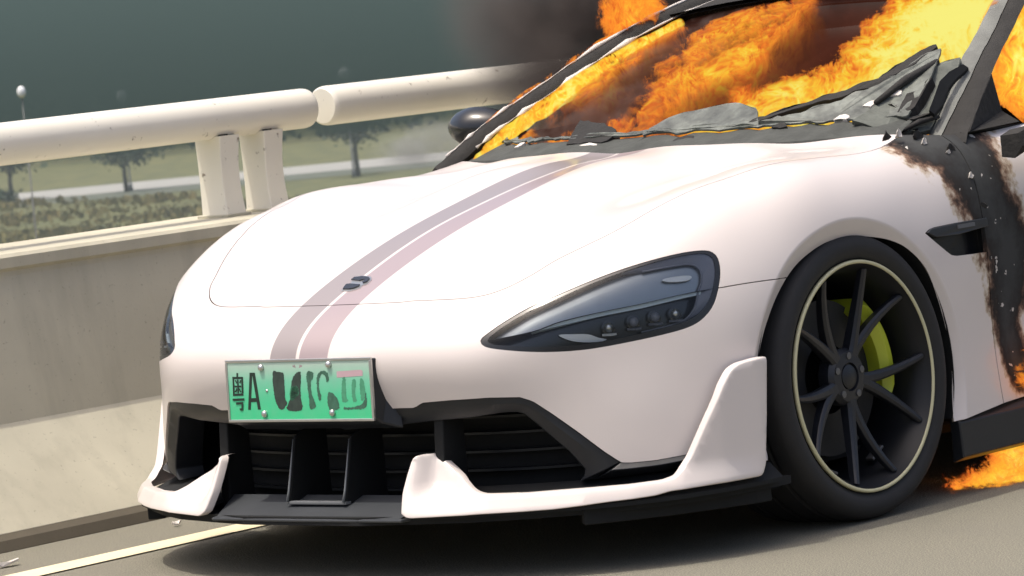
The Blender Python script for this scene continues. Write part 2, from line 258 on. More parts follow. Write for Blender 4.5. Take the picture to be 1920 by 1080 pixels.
# ------------------------------------------------------------------ measured outlines on the car (metres)
FEATURE = {
 'lamp': [[0.9183,0.5188,0.5672],[0.9206,0.5243,0.5587],[0.9171,0.5407,0.55],[0.8993,0.5787,0.5413],[0.8652,0.6297,0.5319],[0.818,0.6832,0.5257],[0.7648,0.7324,0.5249],[0.6981,0.7893,0.531],[0.6276,0.8437,0.5401],[0.5763,0.8787,0.5503],[0.5421,0.8974,0.5665],[0.5124,0.908,0.5939],[0.4893,0.9093,0.6292],[0.4679,0.9038,0.6686],[0.4581,0.8931,0.6991],[0.4615,0.8823,0.7155],[0.4778,0.8696,0.7236],[0.5209,0.8465,0.7249],[0.5857,0.8091,0.7176],[0.6587,0.7555,0.7014],[0.729,0.699,0.6782],[0.7915,0.645,0.6524],[0.8331,0.6012,0.6326],[0.8756,0.557,0.6042],[0.9019,0.5317,0.5838],[0.9138,0.5202,0.5735]],
 'lamp_inner': [[0.9118,0.5358,0.566],[0.9118,0.542,0.5607],[0.9074,0.5557,0.5558],[0.8933,0.5839,0.5514],[0.8633,0.6296,0.5444],[0.8165,0.6835,0.5385],[0.7632,0.7327,0.5378],[0.6963,0.7894,0.5445],[0.6253,0.8437,0.5554],[0.5798,0.8744,0.5647],[0.5489,0.8912,0.5796],[0.5216,0.901,0.6038],[0.4999,0.9029,0.6341],[0.4799,0.898,0.6701],[0.47,0.889,0.6971],[0.472,0.881,0.7097],[0.485,0.8702,0.7174],[0.5246,0.8488,0.719],[0.5896,0.8116,0.7117],[0.6634,0.7585,0.6949],[0.7342,0.7025,0.6711],[0.7974,0.6491,0.6444],[0.839,0.6052,0.6246],[0.8764,0.5661,0.5989],[0.9,0.5433,0.5799],[0.9089,0.5362,0.5708]],
 'lamp_bar': [[0.857,0.6241,0.5798],[0.8096,0.676,0.597],[0.7382,0.743,0.6092],[0.6563,0.8101,0.6185],[0.5644,0.87,0.6304],[0.5105,0.898,0.6337]],
 'lamp_bar_low': [[0.812,0.677,0.5887],[0.7403,0.7437,0.6001],[0.6585,0.8107,0.6084],[0.5669,0.871,0.622],[0.5128,0.899,0.627]],
 'lamp_frame': [[0.6258,0.7947,0.6965],[0.5669,0.8363,0.7008],[0.5284,0.8586,0.701],[0.5122,0.8712,0.6936],[0.5075,0.8812,0.6789],[0.5154,0.887,0.6571],[0.5294,0.8871,0.6379],[0.538,0.8876,0.6216],[0.5516,0.8864,0.5956],[0.5719,0.8781,0.574],[0.5982,0.8624,0.562],[0.668,0.8114,0.5509]],
 'lamp_leaf': [[0.8169,0.6785,0.5669],[0.7929,0.7028,0.5648],[0.7655,0.7284,0.5602],[0.7487,0.7444,0.5495],[0.7338,0.7579,0.5429],[0.75,0.7442,0.5394],[0.7757,0.7213,0.542],[0.8001,0.6981,0.5506]],
 'projectors': [[0.726,0.7616,0.5712],[0.6778,0.8006,0.5782],[0.6349,0.8328,0.5844],[0.5921,0.8627,0.5872]],
 'hood_left': [[0.8667,0.2669,0.663],[0.8523,0.351,0.662],[0.8313,0.4212,0.6622],[0.8128,0.4675,0.6678],[0.79,0.503,0.6787],[0.7652,0.529,0.6917],[0.7323,0.5545,0.7091],[0.6883,0.5761,0.7303],[0.6258,0.6133,0.7554],[0.57,0.6441,0.7761],[0.5101,0.6712,0.7992],[0.4615,0.6872,0.8182],[0.3909,0.7093,0.8422]],
 'hood_front': [[0.874,-0.0185,0.6616],[0.8771,0.1104,0.6606],[0.8728,0.2307,0.661]],
 'lip': [[0.9737,0.2536,0.4151],[0.9713,0.2851,0.4157],[0.9651,0.3296,0.4151],[0.9646,0.3558,0.4272],[0.9493,0.4336,0.4305],[0.9181,0.5289,0.4314],[0.8834,0.5954,0.4273],[0.8664,0.6195,0.4155],[0.8387,0.6556,0.3796],[0.805,0.701,0.3316],[0.7701,0.745,0.2805],[0.7451,0.7721,0.2511],[0.7301,0.7871,0.2482],[0.6838,0.8281,0.2476],[0.6145,0.8788,0.2528]],
 'lip_left': [[0.9706,0.295,0.4171],[0.9643,0.3531,0.4249],[0.9578,0.3967,0.4311],[0.9272,0.5047,0.4294],[0.8676,0.6168,0.4114],[0.7596,0.7576,0.3685],[0.7596,0.7708,0.3195]],
 'arch': [[0.3966,0.9622,0.4563],[0.3895,0.9626,0.4785],[0.3692,0.9642,0.5146],[0.3423,0.9654,0.55],[0.3114,0.9653,0.5851],[0.261,0.9643,0.6273],[0.2127,0.9636,0.657],[0.1674,0.9641,0.6754],[0.1108,0.9644,0.6928],[0.0543,0.9641,0.7013],[-0.0136,0.9631,0.702],[-0.0923,0.9617,0.6938],[-0.1709,0.9602,0.6762],[-0.2354,0.9598,0.6465],[-0.2955,0.9607,0.5954],[-0.3364,0.9608,0.5299],[-0.3683,0.9594,0.4515],[-0.3847,0.9594,0.3746],[-0.3837,0.9617,0.3133],[-0.3732,0.9658,0.2533],[-0.3593,0.9707,0.1938]],
 'sill': [[-0.3593,0.9707,0.1938],[-0.4631,0.9655,0.2028],[-0.5824,0.9556,0.2114]],
 'vent': [[-0.3082,0.9518,0.679],[-0.3267,0.9498,0.6865],[-0.3508,0.9487,0.6896],[-0.4501,0.9465,0.691],[-0.5623,0.9415,0.6896],[-0.5954,0.9394,0.6885],[-0.6331,0.9384,0.6672],[-0.6168,0.9426,0.6013],[-0.5199,0.9511,0.6041],[-0.4324,0.9552,0.6079],[-0.4099,0.9557,0.6116],[-0.3897,0.9556,0.6233],[-0.3511,0.9544,0.6488]],
 'seam': [[0.495,0.9057,0.6325],[0.4126,0.9356,0.635],[0.3312,0.9538,0.6342],[0.2561,0.9642,0.6306]],
 'soot': [[-0.4764,0.7834,0.9149],[-0.5089,0.8419,0.8925],[-0.6116,0.8532,0.8898],[-0.5989,0.908,0.8191],[-0.6176,0.929,0.7474],[-0.6399,0.9367,0.6826],[-0.6854,0.9345,0.5947],[-0.6918,0.931,0.5245],[-0.6609,0.9332,0.4724]],
 'emblem': [[0.8123,-0.0041,0.6891],[0.78,-0.0036,0.7026],[0.7538,0.0242,0.7134]],
 'blade': [[0.2371,0.1711],[0.2311,0.2169],[0.2358,0.2569],[0.2436,0.2969],[0.2502,0.3013],[0.3083,0.2996],[0.3254,0.2917],[0.3977,0.2408],[0.4386,0.2133],[0.458,0.2077],[0.5683,0.2044],[0.6924,0.2048],[0.8194,0.2034],[0.9034,0.2043],[0.9378,0.2112],[0.9668,0.2261],[0.9906,0.2535],[1.0467,0.3442],[1.0902,0.4064],[1.1168,0.4398],[1.1289,0.4475],[1.1485,0.4542],[1.1946,0.4594],[1.2337,0.4606],[1.2156,0.3221],[1.1968,0.2072],[1.1806,0.1787],[1.0408,0.179],[0.9162,0.1783],[0.8772,0.1723],[0.7526,0.1694],[0.6296,0.1637],[0.4418,0.1637],[0.257,0.1604]],
 'trim_in': [[0.9614,-0.0414,0.3516],[0.9634,0.0786,0.3566],[0.9618,0.1934,0.3622],[0.949,0.3492,0.3737],[0.9256,0.4663,0.3787],[0.8998,0.5465,0.3873],[0.8803,0.5883,0.3868],[0.8585,0.6203,0.3517],[0.838,0.6514,0.3142],[0.8211,0.6766,0.285],[0.7979,0.707,0.2331],[0.8085,0.6881,0.2092]],
 'lower_lip': [[0.7906,0.7145,0.2091],[0.7592,0.7544,0.2109],[0.7148,0.8003,0.2133],[0.6654,0.8421,0.2149],[0.6303,0.8681,0.2199]],
 'emblem_a': [[0.7647,-0.0257,0.7091],[0.754,-0.0251,0.7134],[0.7501,-0.0015,0.7147],[0.7558,0.027,0.7127],[0.7639,0.0366,0.7096],[0.7797,0.0413,0.7033],[0.7847,0.0322,0.7011],[0.7781,0.0239,0.7036],[0.7688,0.0258,0.7074],[0.7669,0.0165,0.7081],[0.7714,0.0071,0.7062],[0.7683,-0.0057,0.7074]],
 'emblem_b': [[0.8093,-0.015,0.6905],[0.7977,-0.0202,0.6954],[0.7872,-0.0227,0.6999],[0.7852,-0.011,0.7005],[0.7913,0.028,0.6983],[0.798,0.0305,0.6955],[0.8068,0.0215,0.6916],[0.8103,0.0078,0.69]],
 'emblem_base': [[0.8149,-0.015,0.6881],[0.7882,-0.0285,0.6995],[0.7793,-0.0129,0.703],[0.7598,-0.03,0.7111],[0.7479,-0.0271,0.7158],[0.7442,-0.0,0.7171],[0.7512,0.0297,0.7145],[0.7671,0.0453,0.7085],[0.7887,0.0492,0.6998],[0.7943,0.0357,0.6972],[0.804,0.0409,0.6932],[0.812,0.0295,0.6896],[0.8187,0.0152,0.6865]],
 'plate': {"yue":[[[-0.21,0.0452],[-0.2046,0.0451],[-0.2054,0.0354],[-0.2109,0.0355]],[[-0.2253,0.0357],[-0.1884,0.0352],[-0.1889,0.0304],[-0.2257,0.0308]],[[-0.2246,0.0357],[-0.2195,0.0356],[-0.2209,-0.0106],[-0.2266,-0.0105]],[[-0.1939,0.0353],[-0.1884,0.0352],[-0.1902,-0.0048],[-0.196,-0.0048]],[[-0.2263,-0.0062],[-0.1903,-0.0056],[-0.1907,-0.0104],[-0.2267,-0.011]],[[-0.2188,0.0137],[-0.1963,0.0139],[-0.1966,0.0105],[-0.2191,0.0103]],[[-0.2085,0.0294],[-0.2043,0.0293],[-0.2059,-0.0047],[-0.2101,-0.0046]],[[-0.2164,0.0271],[-0.2125,0.028],[-0.2095,0.0209],[-0.2125,0.0195]],[[-0.2015,0.0208],[-0.1977,0.028],[-0.1946,0.027],[-0.1984,0.0193]],[[-0.2188,-0.0009],[-0.2129,0.0076],[-0.2101,0.0063],[-0.2151,-0.0034]],[[-0.204,0.0062],[-0.2008,0.0072],[-0.197,-0.0011],[-0.2003,-0.0025]],[[-0.2282,-0.0183],[-0.1875,-0.0177],[-0.1876,-0.0226],[-0.2283,-0.0232]],[[-0.2172,-0.0277],[-0.1921,-0.0269],[-0.1951,-0.0473],[-0.2047,-0.0472],[-0.2063,-0.0428],[-0.1998,-0.0424],[-0.1983,-0.0317],[-0.2176,-0.0325]]],"A":[[[-0.1636,0.0446],[-0.1556,0.0445],[-0.1697,-0.0463],[-0.1771,-0.0462]],[[-0.1556,0.0445],[-0.1469,0.0444],[-0.1344,-0.0458],[-0.143,-0.0457]],[[-0.1657,-0.0184],[-0.1432,-0.0179],[-0.1426,-0.0259],[-0.1667,-0.0264]],[[-0.1636,0.0446],[-0.1469,0.0444],[-0.1465,0.0383],[-0.1641,0.0383]]],"dark":[[[-0.085,0.0447],[-0.0673,0.0462],[-0.0499,0.0435],[-0.0475,0.0334],[-0.0472,-0.0195],[-0.0416,-0.0292],[-0.0524,-0.0435],[-0.0671,-0.0458],[-0.0772,-0.0337],[-0.0848,-0.0095]],[[-0.0431,-0.0465],[-0.0312,-0.0197],[-0.0211,0.0235],[-0.0068,0.0413],[0.0096,0.0447],[0.0097,0.0279],[0.0049,-0.0104],[0.0066,-0.0469]]],"mid":[[[0.0301,0.0408],[0.0527,0.0429],[0.0498,0.0274],[0.0428,0.0203],[0.0433,-0.0108],[0.0503,-0.0228],[0.0535,-0.042],[0.034,-0.0454],[0.0329,-0.0203]],[[0.0618,0.0177],[0.0684,0.0391],[0.0867,0.0472],[0.1021,0.0399],[0.1032,0.022],[0.0956,0.0197],[0.092,0.034],[0.0812,0.039],[0.0722,0.0271],[0.069,0.0081],[0.0746,-0.0206],[0.0647,-0.0229]],[[0.0962,-0.0113],[0.111,-0.0067],[0.1302,-0.0259],[0.1301,-0.0461],[0.0981,-0.0459]],[[0.1496,-0.0427],[0.1753,-0.0429],[0.2113,-0.0337],[0.2231,-0.0078],[0.2217,-0.0432],[0.1812,-0.0482],[0.1492,-0.0479]]],"faint":[[[0.1491,0.0262],[0.1587,0.0261],[0.1583,-0.0167],[0.1639,-0.0262],[0.1507,-0.0308],[0.1425,-0.0213]],[[0.1807,0.0211],[0.1935,0.0209],[0.1875,-0.0122],[0.1927,-0.0264],[0.1811,-0.0311],[0.1773,-0.0121]],[[0.2065,0.0231],[0.2191,0.0206],[0.2211,-0.0125],[0.2071,-0.0266]],[[-0.0291,0.0043],[-0.0061,0.0113],[-0.0015,-0.0104],[-0.0284,-0.0245]]],"sticker":[[[0.1314,0.0443],[0.2134,0.0472],[0.2178,0.0431],[0.2169,0.0325],[0.1307,0.0293]]],"bolts":[[[-0.1224,0.0573]],[[0.1072,0.0613]],[[-0.1202,-0.0563]],[[0.1101,-0.0555]]],"rivet":[[[-0.109,-0.0001]]]},
 'lamp_glint': [[0.5977,0.8332,0.6715],[0.5799,0.8435,0.6744],[0.5545,0.8585,0.6748],[0.536,0.87,0.6721],[0.5373,0.8724,0.6652],[0.5536,0.8651,0.6614],[0.5785,0.8499,0.6626],[0.5954,0.8373,0.6663]],
 'lamp_flash': [[0.8219,0.6235,0.6341],[0.8013,0.6475,0.6414],[0.7886,0.6721,0.6366],[0.7934,0.679,0.6225],[0.8091,0.674,0.6021],[0.8186,0.6581,0.6088],[0.8284,0.64,0.6138],[0.8449,0.6216,0.6059],[0.8542,0.6067,0.604],[0.8394,0.614,0.6192]],
}
# ---- smooth car skin: a radial surface about HC through measured section points
HC = np.array([-0.40, 0.0, 0.45])
SKIN = {
 'centre': [(1.010,0,.560),(1.016,0,.525),(1.000,0,.47),(.978,0,.42),(.965,0,.38),(.955,0,.30),(.95,0,.2),(.94,0,.12),
   (.966,0,.612),(.894,0,.648),(.813,0,.686),(.73,0,.723),(.608,0,.768),(.466,0,.811),(.341,0,.840),(.172,0,.875),(.017,0,.901),(-.141,0,.919),(-.279,0,.930),(-.6,0,.955),(-1.2,0,.97),(-1.8,0,.97)],
 'plan54': [(1.008,.15,.545),(.993,.30,.545),(.968,.42,.545),(.926,.536,.548),(.85,.642,.54),(.755,.735,.535),(.655,.82,.54),(.55,.893,.565),(.42,.948,.58)],
 'plan40': [(.965,.2,.40),(.945,.38,.40),(.91,.52,.40),(.85,.64,.40),(.765,.745,.40),(.69,.815,.40),(.58,.89,.40),(.45,.955,.40)],
 'plan25': [(.955,.2,.25),(.925,.40,.25),(.87,.58,.25),(.79,.72,.25),(.70,.815,.25),(.58,.90,.25),(.45,.96,.25)],
 'plan12': [(.94,.2,.12),(.90,.42,.12),(.84,.60,.12),(.76,.74,.12),(.67,.83,.12),(.56,.91,.12),(.45,.965,.12)],
 'hoodfront': [(.885,.2,.650),(.825,.43,.660),(.775,.55,.680),(.955,.25,.612),(.925,.40,.608)],
 'lamptop': [(.831,.62,.640),(.723,.705,.685),(.598,.795,.723),(.482,.865,.722),(.466,.905,.669)],
 'crest': [(-.57,.78,.925),(-.307,.79,.898),(-.13,.79,.899),(0,.78,.903),(.123,.765,.898),(.315,.72,.866),(.42,.70,.836),(.51,.69,.800),(.60,.68,.763),(.69,.645,.720)],
 'crease': [(-.30,.62,.905),(-.085,.62,.893),(.097,.60,.878),(.263,.58,.851),(.45,.55,.805)],
 'hoodmid': [(-.25,.3,.928),(.0,.3,.901),(.172,.3,.872),(.341,.3,.836),(.466,.3,.808),(.608,.3,.764),(.72,.3,.722),(.608,.5,.765),(-.25,.5,.920)],
 'x3': [(.30,.82,.845),(.30,.88,.795),(.30,.925,.73),(.30,.955,.65),(.30,.968,.57),(.30,.968,.4),(.30,.975,.2)],
 'x0': [(0,.85,.882),(0,.905,.835),(0,.945,.77),(0,.962,.71),(0,.972,.6),(0,.974,.4),(0,.975,.2)],
 'x-3': [(-.3,.85,.875),(-.3,.90,.825),(-.3,.935,.75),(-.3,.955,.66),(-.3,.962,.55),(-.3,.962,.42),(-.3,.965,.3),(-.3,.972,.2)],
 'x-57': [(-.57,.85,.895),(-.57,.895,.845),(-.57,.925,.77),(-.57,.942,.68),(-.57,.948,.58),(-.57,.945,.45),(-.57,.948,.32),(-.57,.958,.2)],
 'x-1': [(-1.1,.80,.945),(-1.1,.855,.915),(-1.1,.90,.85),(-1.1,.928,.76),(-1.1,.937,.66),(-1.1,.937,.55),(-1.1,.935,.42),(-1.1,.943,.3),(-1.1,.955,.2)],
 'x-17': [(-1.8,.80,.955),(-1.8,.855,.92),(-1.8,.90,.85),(-1.8,.928,.76),(-1.8,.937,.66),(-1.8,.937,.55),(-1.8,.935,.42),(-1.8,.943,.3),(-1.8,.955,.2)],
 'cowl': [(-.6,.4,.95),(-1.2,.4,.965),(-1.8,.4,.968)],
}
def _fit():
    P = np.array([p for v in SKIN.values() for p in v], float)
    M = P[P[:,1] > 0] * np.array([1,-1,1])
    P = np.vstack([P, M]) - HC
    r = np.linalg.norm(P, axis=1); D = P / r[:,None]
    n = len(r)
    K = np.linalg.norm(D[:,None]-D[None], axis=2)**3 + np.eye(n)*3e-4*np.sign(1)
    Q = np.hstack([np.ones((n,1)), D])
    A = np.block([[K, Q],[Q.T, np.zeros((4,4))]])
    s = np.linalg.solve(A, np.r_[r, np.zeros(4)])
    return D, s[:n], s[n:]
_D, _W, _B = _fit()
def radius(d):
    out = np.empty(len(d))
    for i in range(0, len(d), 4000):
        q = d[i:i+4000]
        K = np.sqrt(np.maximum(((q[:,None]-_D[None])**2).sum(2), 0))**3
        out[i:i+4000] = K@_W + _B[0] + q@_B[1:]
    return out
def on_skin(d):
    d = d/np.linalg.norm(d, axis=1)[:,None]
    return HC + d*radius(d)[:,None]

# ------------------------------------------------------------------ the car: one smooth skin, cut into panels
E0 = np.array([.45, .75, .40]); E0 /= np.linalg.norm(E0)
E1 = np.cross(E0, [0, 0, 1.0]); E1 /= np.linalg.norm(E1); E2 = np.cross(E1, E0)
def to_uv(P):
    d = np.asarray(P, float)-HC; d /= np.linalg.norm(d, axis=1)[:, None]
    k = 2/(1+d@E0); return np.stack([(d@E1)*k, (d@E2)*k], 1)
def uv_dir(q):
    s = (q**2).sum(1)/4
    return ((1-s)[:, None]*E0+q[:, :1]*E1+q[:, 1:]*E2)/(1+s)[:, None]
def skin_at(d):                                  # skin point with the wheel arch lip rolled under
    P = on_skin(d); rho = np.sqrt(((P[:, 0]-.02)/.40)**2+((P[:, 2]-.33)/.385)**2)
    w = np.clip((1.085-rho)/.1, 0, 1.6)*np.clip((P[:, 1]-.80)/.08, 0, 1)
    P = P.copy(); P[:, 1] -= .026*w
    return P
def skin_normal(d):
    e = 2e-3; a = np.cross(d, [0.2, .3, .93]); a /= np.linalg.norm(a, axis=1)[:, None]; b = np.cross(d, a)
    n = np.cross(skin_at(d+a*e)-skin_at(d-a*e), skin_at(d+b*e)-skin_at(d-b*e)); n /= np.linalg.norm(n, axis=1)[:, None]
    return n*np.sign((n*d).sum(1))[:, None]
def offset_loop(P, dist):                        # move a closed 3d loop sideways within the skin
    P = np.asarray(P, float); d = P-HC; d /= np.linalg.norm(d, axis=1)[:, None]
    n = skin_normal(d); t = np.roll(P, -1, 0)-np.roll(P, 1, 0); t /= np.linalg.norm(t, axis=1)[:, None]
    return P+np.cross(n, t)*dist
F = {k: (np.array(v) if k != 'plate' else v) for k, v in FEATURE.items()}
cowl = catmull([(-.279,0,.930),(-.30,.3,.930),(-.345,.5,.928),(-.42,.66,.926),(-.50,.775,.918)], 8)
centre = np.array([p for p in SKIN['centre'] if p[2] > .4 and p[0] > -.28])
centre = centre[np.argsort(centre[:, 0]+ (centre[:, 2] < .56)*.0)]
up_line = np.array([p for p in centre if p[2] >= .56])
up_line = up_line[np.argsort(up_line[:, 0])]
centre = np.vstack([up_line, [(1.016,0,.525),(1.0,0,.47),(.978,0,.42),(.972,0,.405)]])
outer = np.vstack([resample(centre, .02), resample(F['lip'], .012), resample([F['lip'][-1],(.54,.915,.24),(.47,.953,.215),(.415,.962,.21),(.403,.962,.33),F['arch'][0]], .02)[1:],
    resample(catmull(F['arch'], 5), .014)[1:], resample([F['sill'][0],F['sill'][1],F['sill'][2],(-1.0,.953,.21),(-1.75,.953,.21)], .03)[1:],
    resample([(-1.75,.953,.21),(-1.75,.935,.42),(-1.75,.937,.62),(-1.75,.90,.85),(-1.75,.85,.922)], .03)[1:],
    resample(catmull([(-1.75,.85,.922),(-1.1,.85,.918),(-.78,.855,.912),(-.66,.85,.915),(-.57,.825,.917),(-.50,.775,.918)], 4), .02)[1:], resample(cowl, .015)[::-1][1:]])
outer_uv = to_uv(outer)
hl = np.vstack([[(.878,-.12,.66)], F['hood_front'][1:], catmull(F['hood_left'], 5), catmull([(.3909,.7093,.8422),(.30,.735,.866),(.154,.768,.887),(-.02,.792,.898),(-.316,.80,.893),(-.50,.765,.92)], 5)[1:], [(-.62,.70,.95),(-.75,.4,.95),(-.75,-.2,.95)]])
hl = resample(hl, .014, True)
hood_in, hood_out = offset_loop(hl, .0016), offset_loop(hl, -.0016)
if np.abs(hood_in-[0,0,.8]).sum() > np.abs(hood_out-[0,0,.8]).sum(): hood_in, hood_out = hood_out, hood_in
lamp = resample(catmull(F['lamp'], 6, True), .010, True); lamp_in = resample(catmull(F['lamp_inner'], 6, True), .010, True)
vent = resample(F['vent'], .012, True)
vent[:, 0] = np.maximum(vent[:, 0], -.600)
bar_c = catmull(np.vstack([[(.95,.50,.565)], F['lamp_bar'], [(.46,.93,.638)]]), 4)
lamp_up = resample(np.vstack([bar_c, [(.40,.92,.76),(.62,.76,.80),(.90,.50,.66)]]), .02, True)
sm = resample(catmull(F['seam'], 4), .015); seam = np.vstack([sm-[0,0,.0013], (sm+[0,0,.0013])[::-1]])
door_line = resample([(-.582,.9556,.19),(-.5805,.945,.45),(-.581,.945,.6),(-.584,.94,.70),(-.592,.90,.84),(-.60,.86,.90),(-.60,.80,.95)], .02)
door_a = np.vstack([door_line, [(-1.9,.80,.96),(-1.9,.96,.15)]]); door_b = door_a+np.array([.005, 0, 0])
uv = {k: to_uv(v) for k, v in dict(hood_in=hood_in, hood_out=hood_out, lamp=lamp, lamp_in=lamp_in, vent=vent, seam=seam, lamp_up=lamp_up, door_a=door_a, door_b=door_b).items()}
pts = [outer_uv]; edges = []; base = 0
def add_loop(q, lst, b):
    lst += [(b+i, b+(i+1) % len(q)) for i in range(len(q))]; return b+len(q)
base = add_loop(outer_uv, edges, 0)
for k in uv: pts.append(uv[k]); base = add_loop(uv[k], edges, base)
ct = np.linspace(-.42, math.pi+.42, 170)
for rho_ in (1.045, 1.072, 1.085, 1.098, 1.125):       # parallel guide lines keep the arch crease clean
    crease = np.stack([.02+.4*rho_*np.cos(ct), 0*ct+.96, .33+.385*rho_*np.sin(ct)], 1)
    for _ in range(6):
        crease = on_skin(crease-HC); rr_ = np.sqrt(((crease[:, 0]-.02)/.40)**2+((crease[:, 2]-.33)/.385)**2)[:, None]
        crease[:, [0, 2]] = np.array([.02, .33])+(crease[:, [0, 2]]-np.array([.02, .33]))*rho_/rr_
    cr_uv = to_uv(crease); pts.append(cr_uv); edges += [(base+i, base+i+1) for i in range(len(cr_uv)-1)]; base += len(cr_uv)
cons = np.vstack(pts)
h = .0135
lo, hi = outer_uv.min(0), outer_uv.max(0)
gx, gy = np.meshgrid(np.arange(lo[0], hi[0], h), np.arange(lo[1], hi[1], h*.866)); gx = gx+(np.arange(gx.shape[0]) % 2)[:, None]*h*.5
grid = np.stack([gx.ravel(), gy.ravel()], 1); grid = grid[inside(outer_uv, grid)]
keep = np.ones(len(grid), bool)
for i in range(0, len(grid), 2000):
    g_ = grid[i:i+2000]; keep[i:i+2000] = (((g_[:, None]-cons[None])**2).sum(2).min(1) > (.45*h)**2)
allq = np.vstack([cons, grid[keep]])
cv, ce, cf, *_ = delaunay_2d_cdt([Vector(q) for q in allq], edges, [], 0, 1e-6)
cv = np.array([tuple(v) for v in cv]); cf = np.array([f for f in cf if len(f) == 3])
cen = cv[cf].mean(1)
IN = {k: inside(q, cen) for k, q in uv.items()}; dom = inside(outer_uv, cen)
D3 = uv_dir(cv); SP = skin_at(D3); SN = skin_normal(D3)
SP[np.abs(SP[:, 1]) < 1e-4, 1] = 0
fn = np.cross(SP[cf[:, 1]]-SP[cf[:, 0]], SP[cf[:, 2]]-SP[cf[:, 0]]); flip = (fn*SN[cf].mean(1)).sum(1) < 0
cf[flip] = cf[flip][:, ::-1]
cls = {'hood': dom & IN['hood_in'], 'bezel': dom & IN['lamp'] & ~IN['lamp_in'], 'lens': dom & IN['lamp_in'], 'vent': dom & IN['vent'], 'door': dom & IN['door_a']}
cls['body'] = dom & ~IN['hood_out'] & ~IN['lamp'] & ~IN['vent'] & ~IN['door_b'] & ~IN['seam']
def soot_value(P):                               # burnt paint: distance to the scorched path below the pillar
    path = np.vstack([F['soot'], [(-.655,.935,.40), (-.69,.945,.30)]]); rad = np.array([.035,.10,.135,.13,.125,.115,.10,.085,.075,.06,.055])
    best = np.full(len(P), -9.0)
    for i in range(len(path)-1):
        a, b = path[i], path[i+1]; t = np.clip(((P-a)@(b-a))/((b-a)@(b-a)), 0, 1)
        dd = np.linalg.norm(P-(a+t[:, None]*(b-a)), axis=1); r = rad[i]*(1-t)+rad[i+1]*t
        best = np.maximum(best, 1.0-.5*dd/r)
    return np.clip(best, 0, 1)
def skin_part(name, sel, mat, parent, both=False, mirror=False, depth=0.0, flange=.012, soot=False, side=1):
    """panel made of the chosen skin triangles; flange folds its rim inwards"""
    f = cf[sel]; used = np.unique(f); idx = np.full(len(cv), -1); idx[used] = np.arange(len(used)); f = idx[f]
    P = SP[used]-SN[used]*depth; Nn = SN[used]
    if mirror: P = P*[1,-1,1]; Nn = Nn*[1,-1,1]; f = f[:, ::-1]
    if both:
        n = len(P); P = np.vstack([P, P*[1,-1,1]]); Nn = np.vstack([Nn, Nn*[1,-1,1]]); f = np.vstack([f, f[:, ::-1]+n])
    if flange:
        cnt = {}
        for t in f:
            for a, b in ((t[0],t[1]),(t[1],t[2]),(t[2],t[0])):
                key = (min(a,b), max(a,b)); cnt[key] = None if key in cnt else (a, b)
        be = [e for e in cnt.values() if e is not None and not (abs(P[e[0]][1]) < 2e-4 and abs(P[e[1]][1]) < 2e-4)]
        vs = sorted({v for e in be for v in e}); m1 = {v: len(P)+i for i, v in enumerate(vs)}; m2 = {v: len(P)+len(vs)+i for i, v in enumerate(vs)}
        ring = P[vs]; nr = Nn[vs]
        sidev = np.zeros_like(ring)
        P = np.vstack([P, ring, ring-nr*flange]); Nn = np.vstack([Nn, nr, nr])
        for a, b in be:
            e = P[b]-P[a]; e /= (np.linalg.norm(e)+1e-9); o_ = np.cross(e, Nn[a])
            for v in (a, b):
                Nn[m1[v]] = Nn[m1[v]]*.15+o_; Nn[m2[v]] = o_
        Nn /= np.linalg.norm(Nn, axis=1)[:, None]
        fl = [tuple(t) for t in f]+[(m1[b], m1[a], m2[a], m2[b]) for a, b in be]
    else: fl = [tuple(t) for t in f]
    o = link_mesh(name, P, fl, mat, parent, True, Nn)
    if soot:
        at = o.data.attributes.new('soot', 'FLOAT', 'POINT'); at.data.foreach_set('value', soot_value(P).astype(np.float32))
    return o
car = tag(empty('sports_car', (0, 0, 0)), 'white sports car with mauve bonnet stripes and green number plate, its cabin on fire', 'car')
body = skin_part('body', cls['body'], M['body_paint'], car, both=True, soot=True)
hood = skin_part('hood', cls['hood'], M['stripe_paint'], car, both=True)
for sgn in (1, -1):
    dmat = M['body_paint']
    d_ = skin_part('door', cls['door'], dmat, car, mirror=sgn < 0, soot=True)
    if sgn > 0: d_['label'] = 'scorched white front door below the burning side window'

def on_depth(P, depth):                          # points sunk below the skin
    d = np.asarray(P, float)-HC; d /= np.linalg.norm(d, axis=1)[:, None]
    return skin_at(d)-skin_normal(d)*depth
def mir(P, s): return np.asarray(P, float)*np.array([1, s, 1.0])
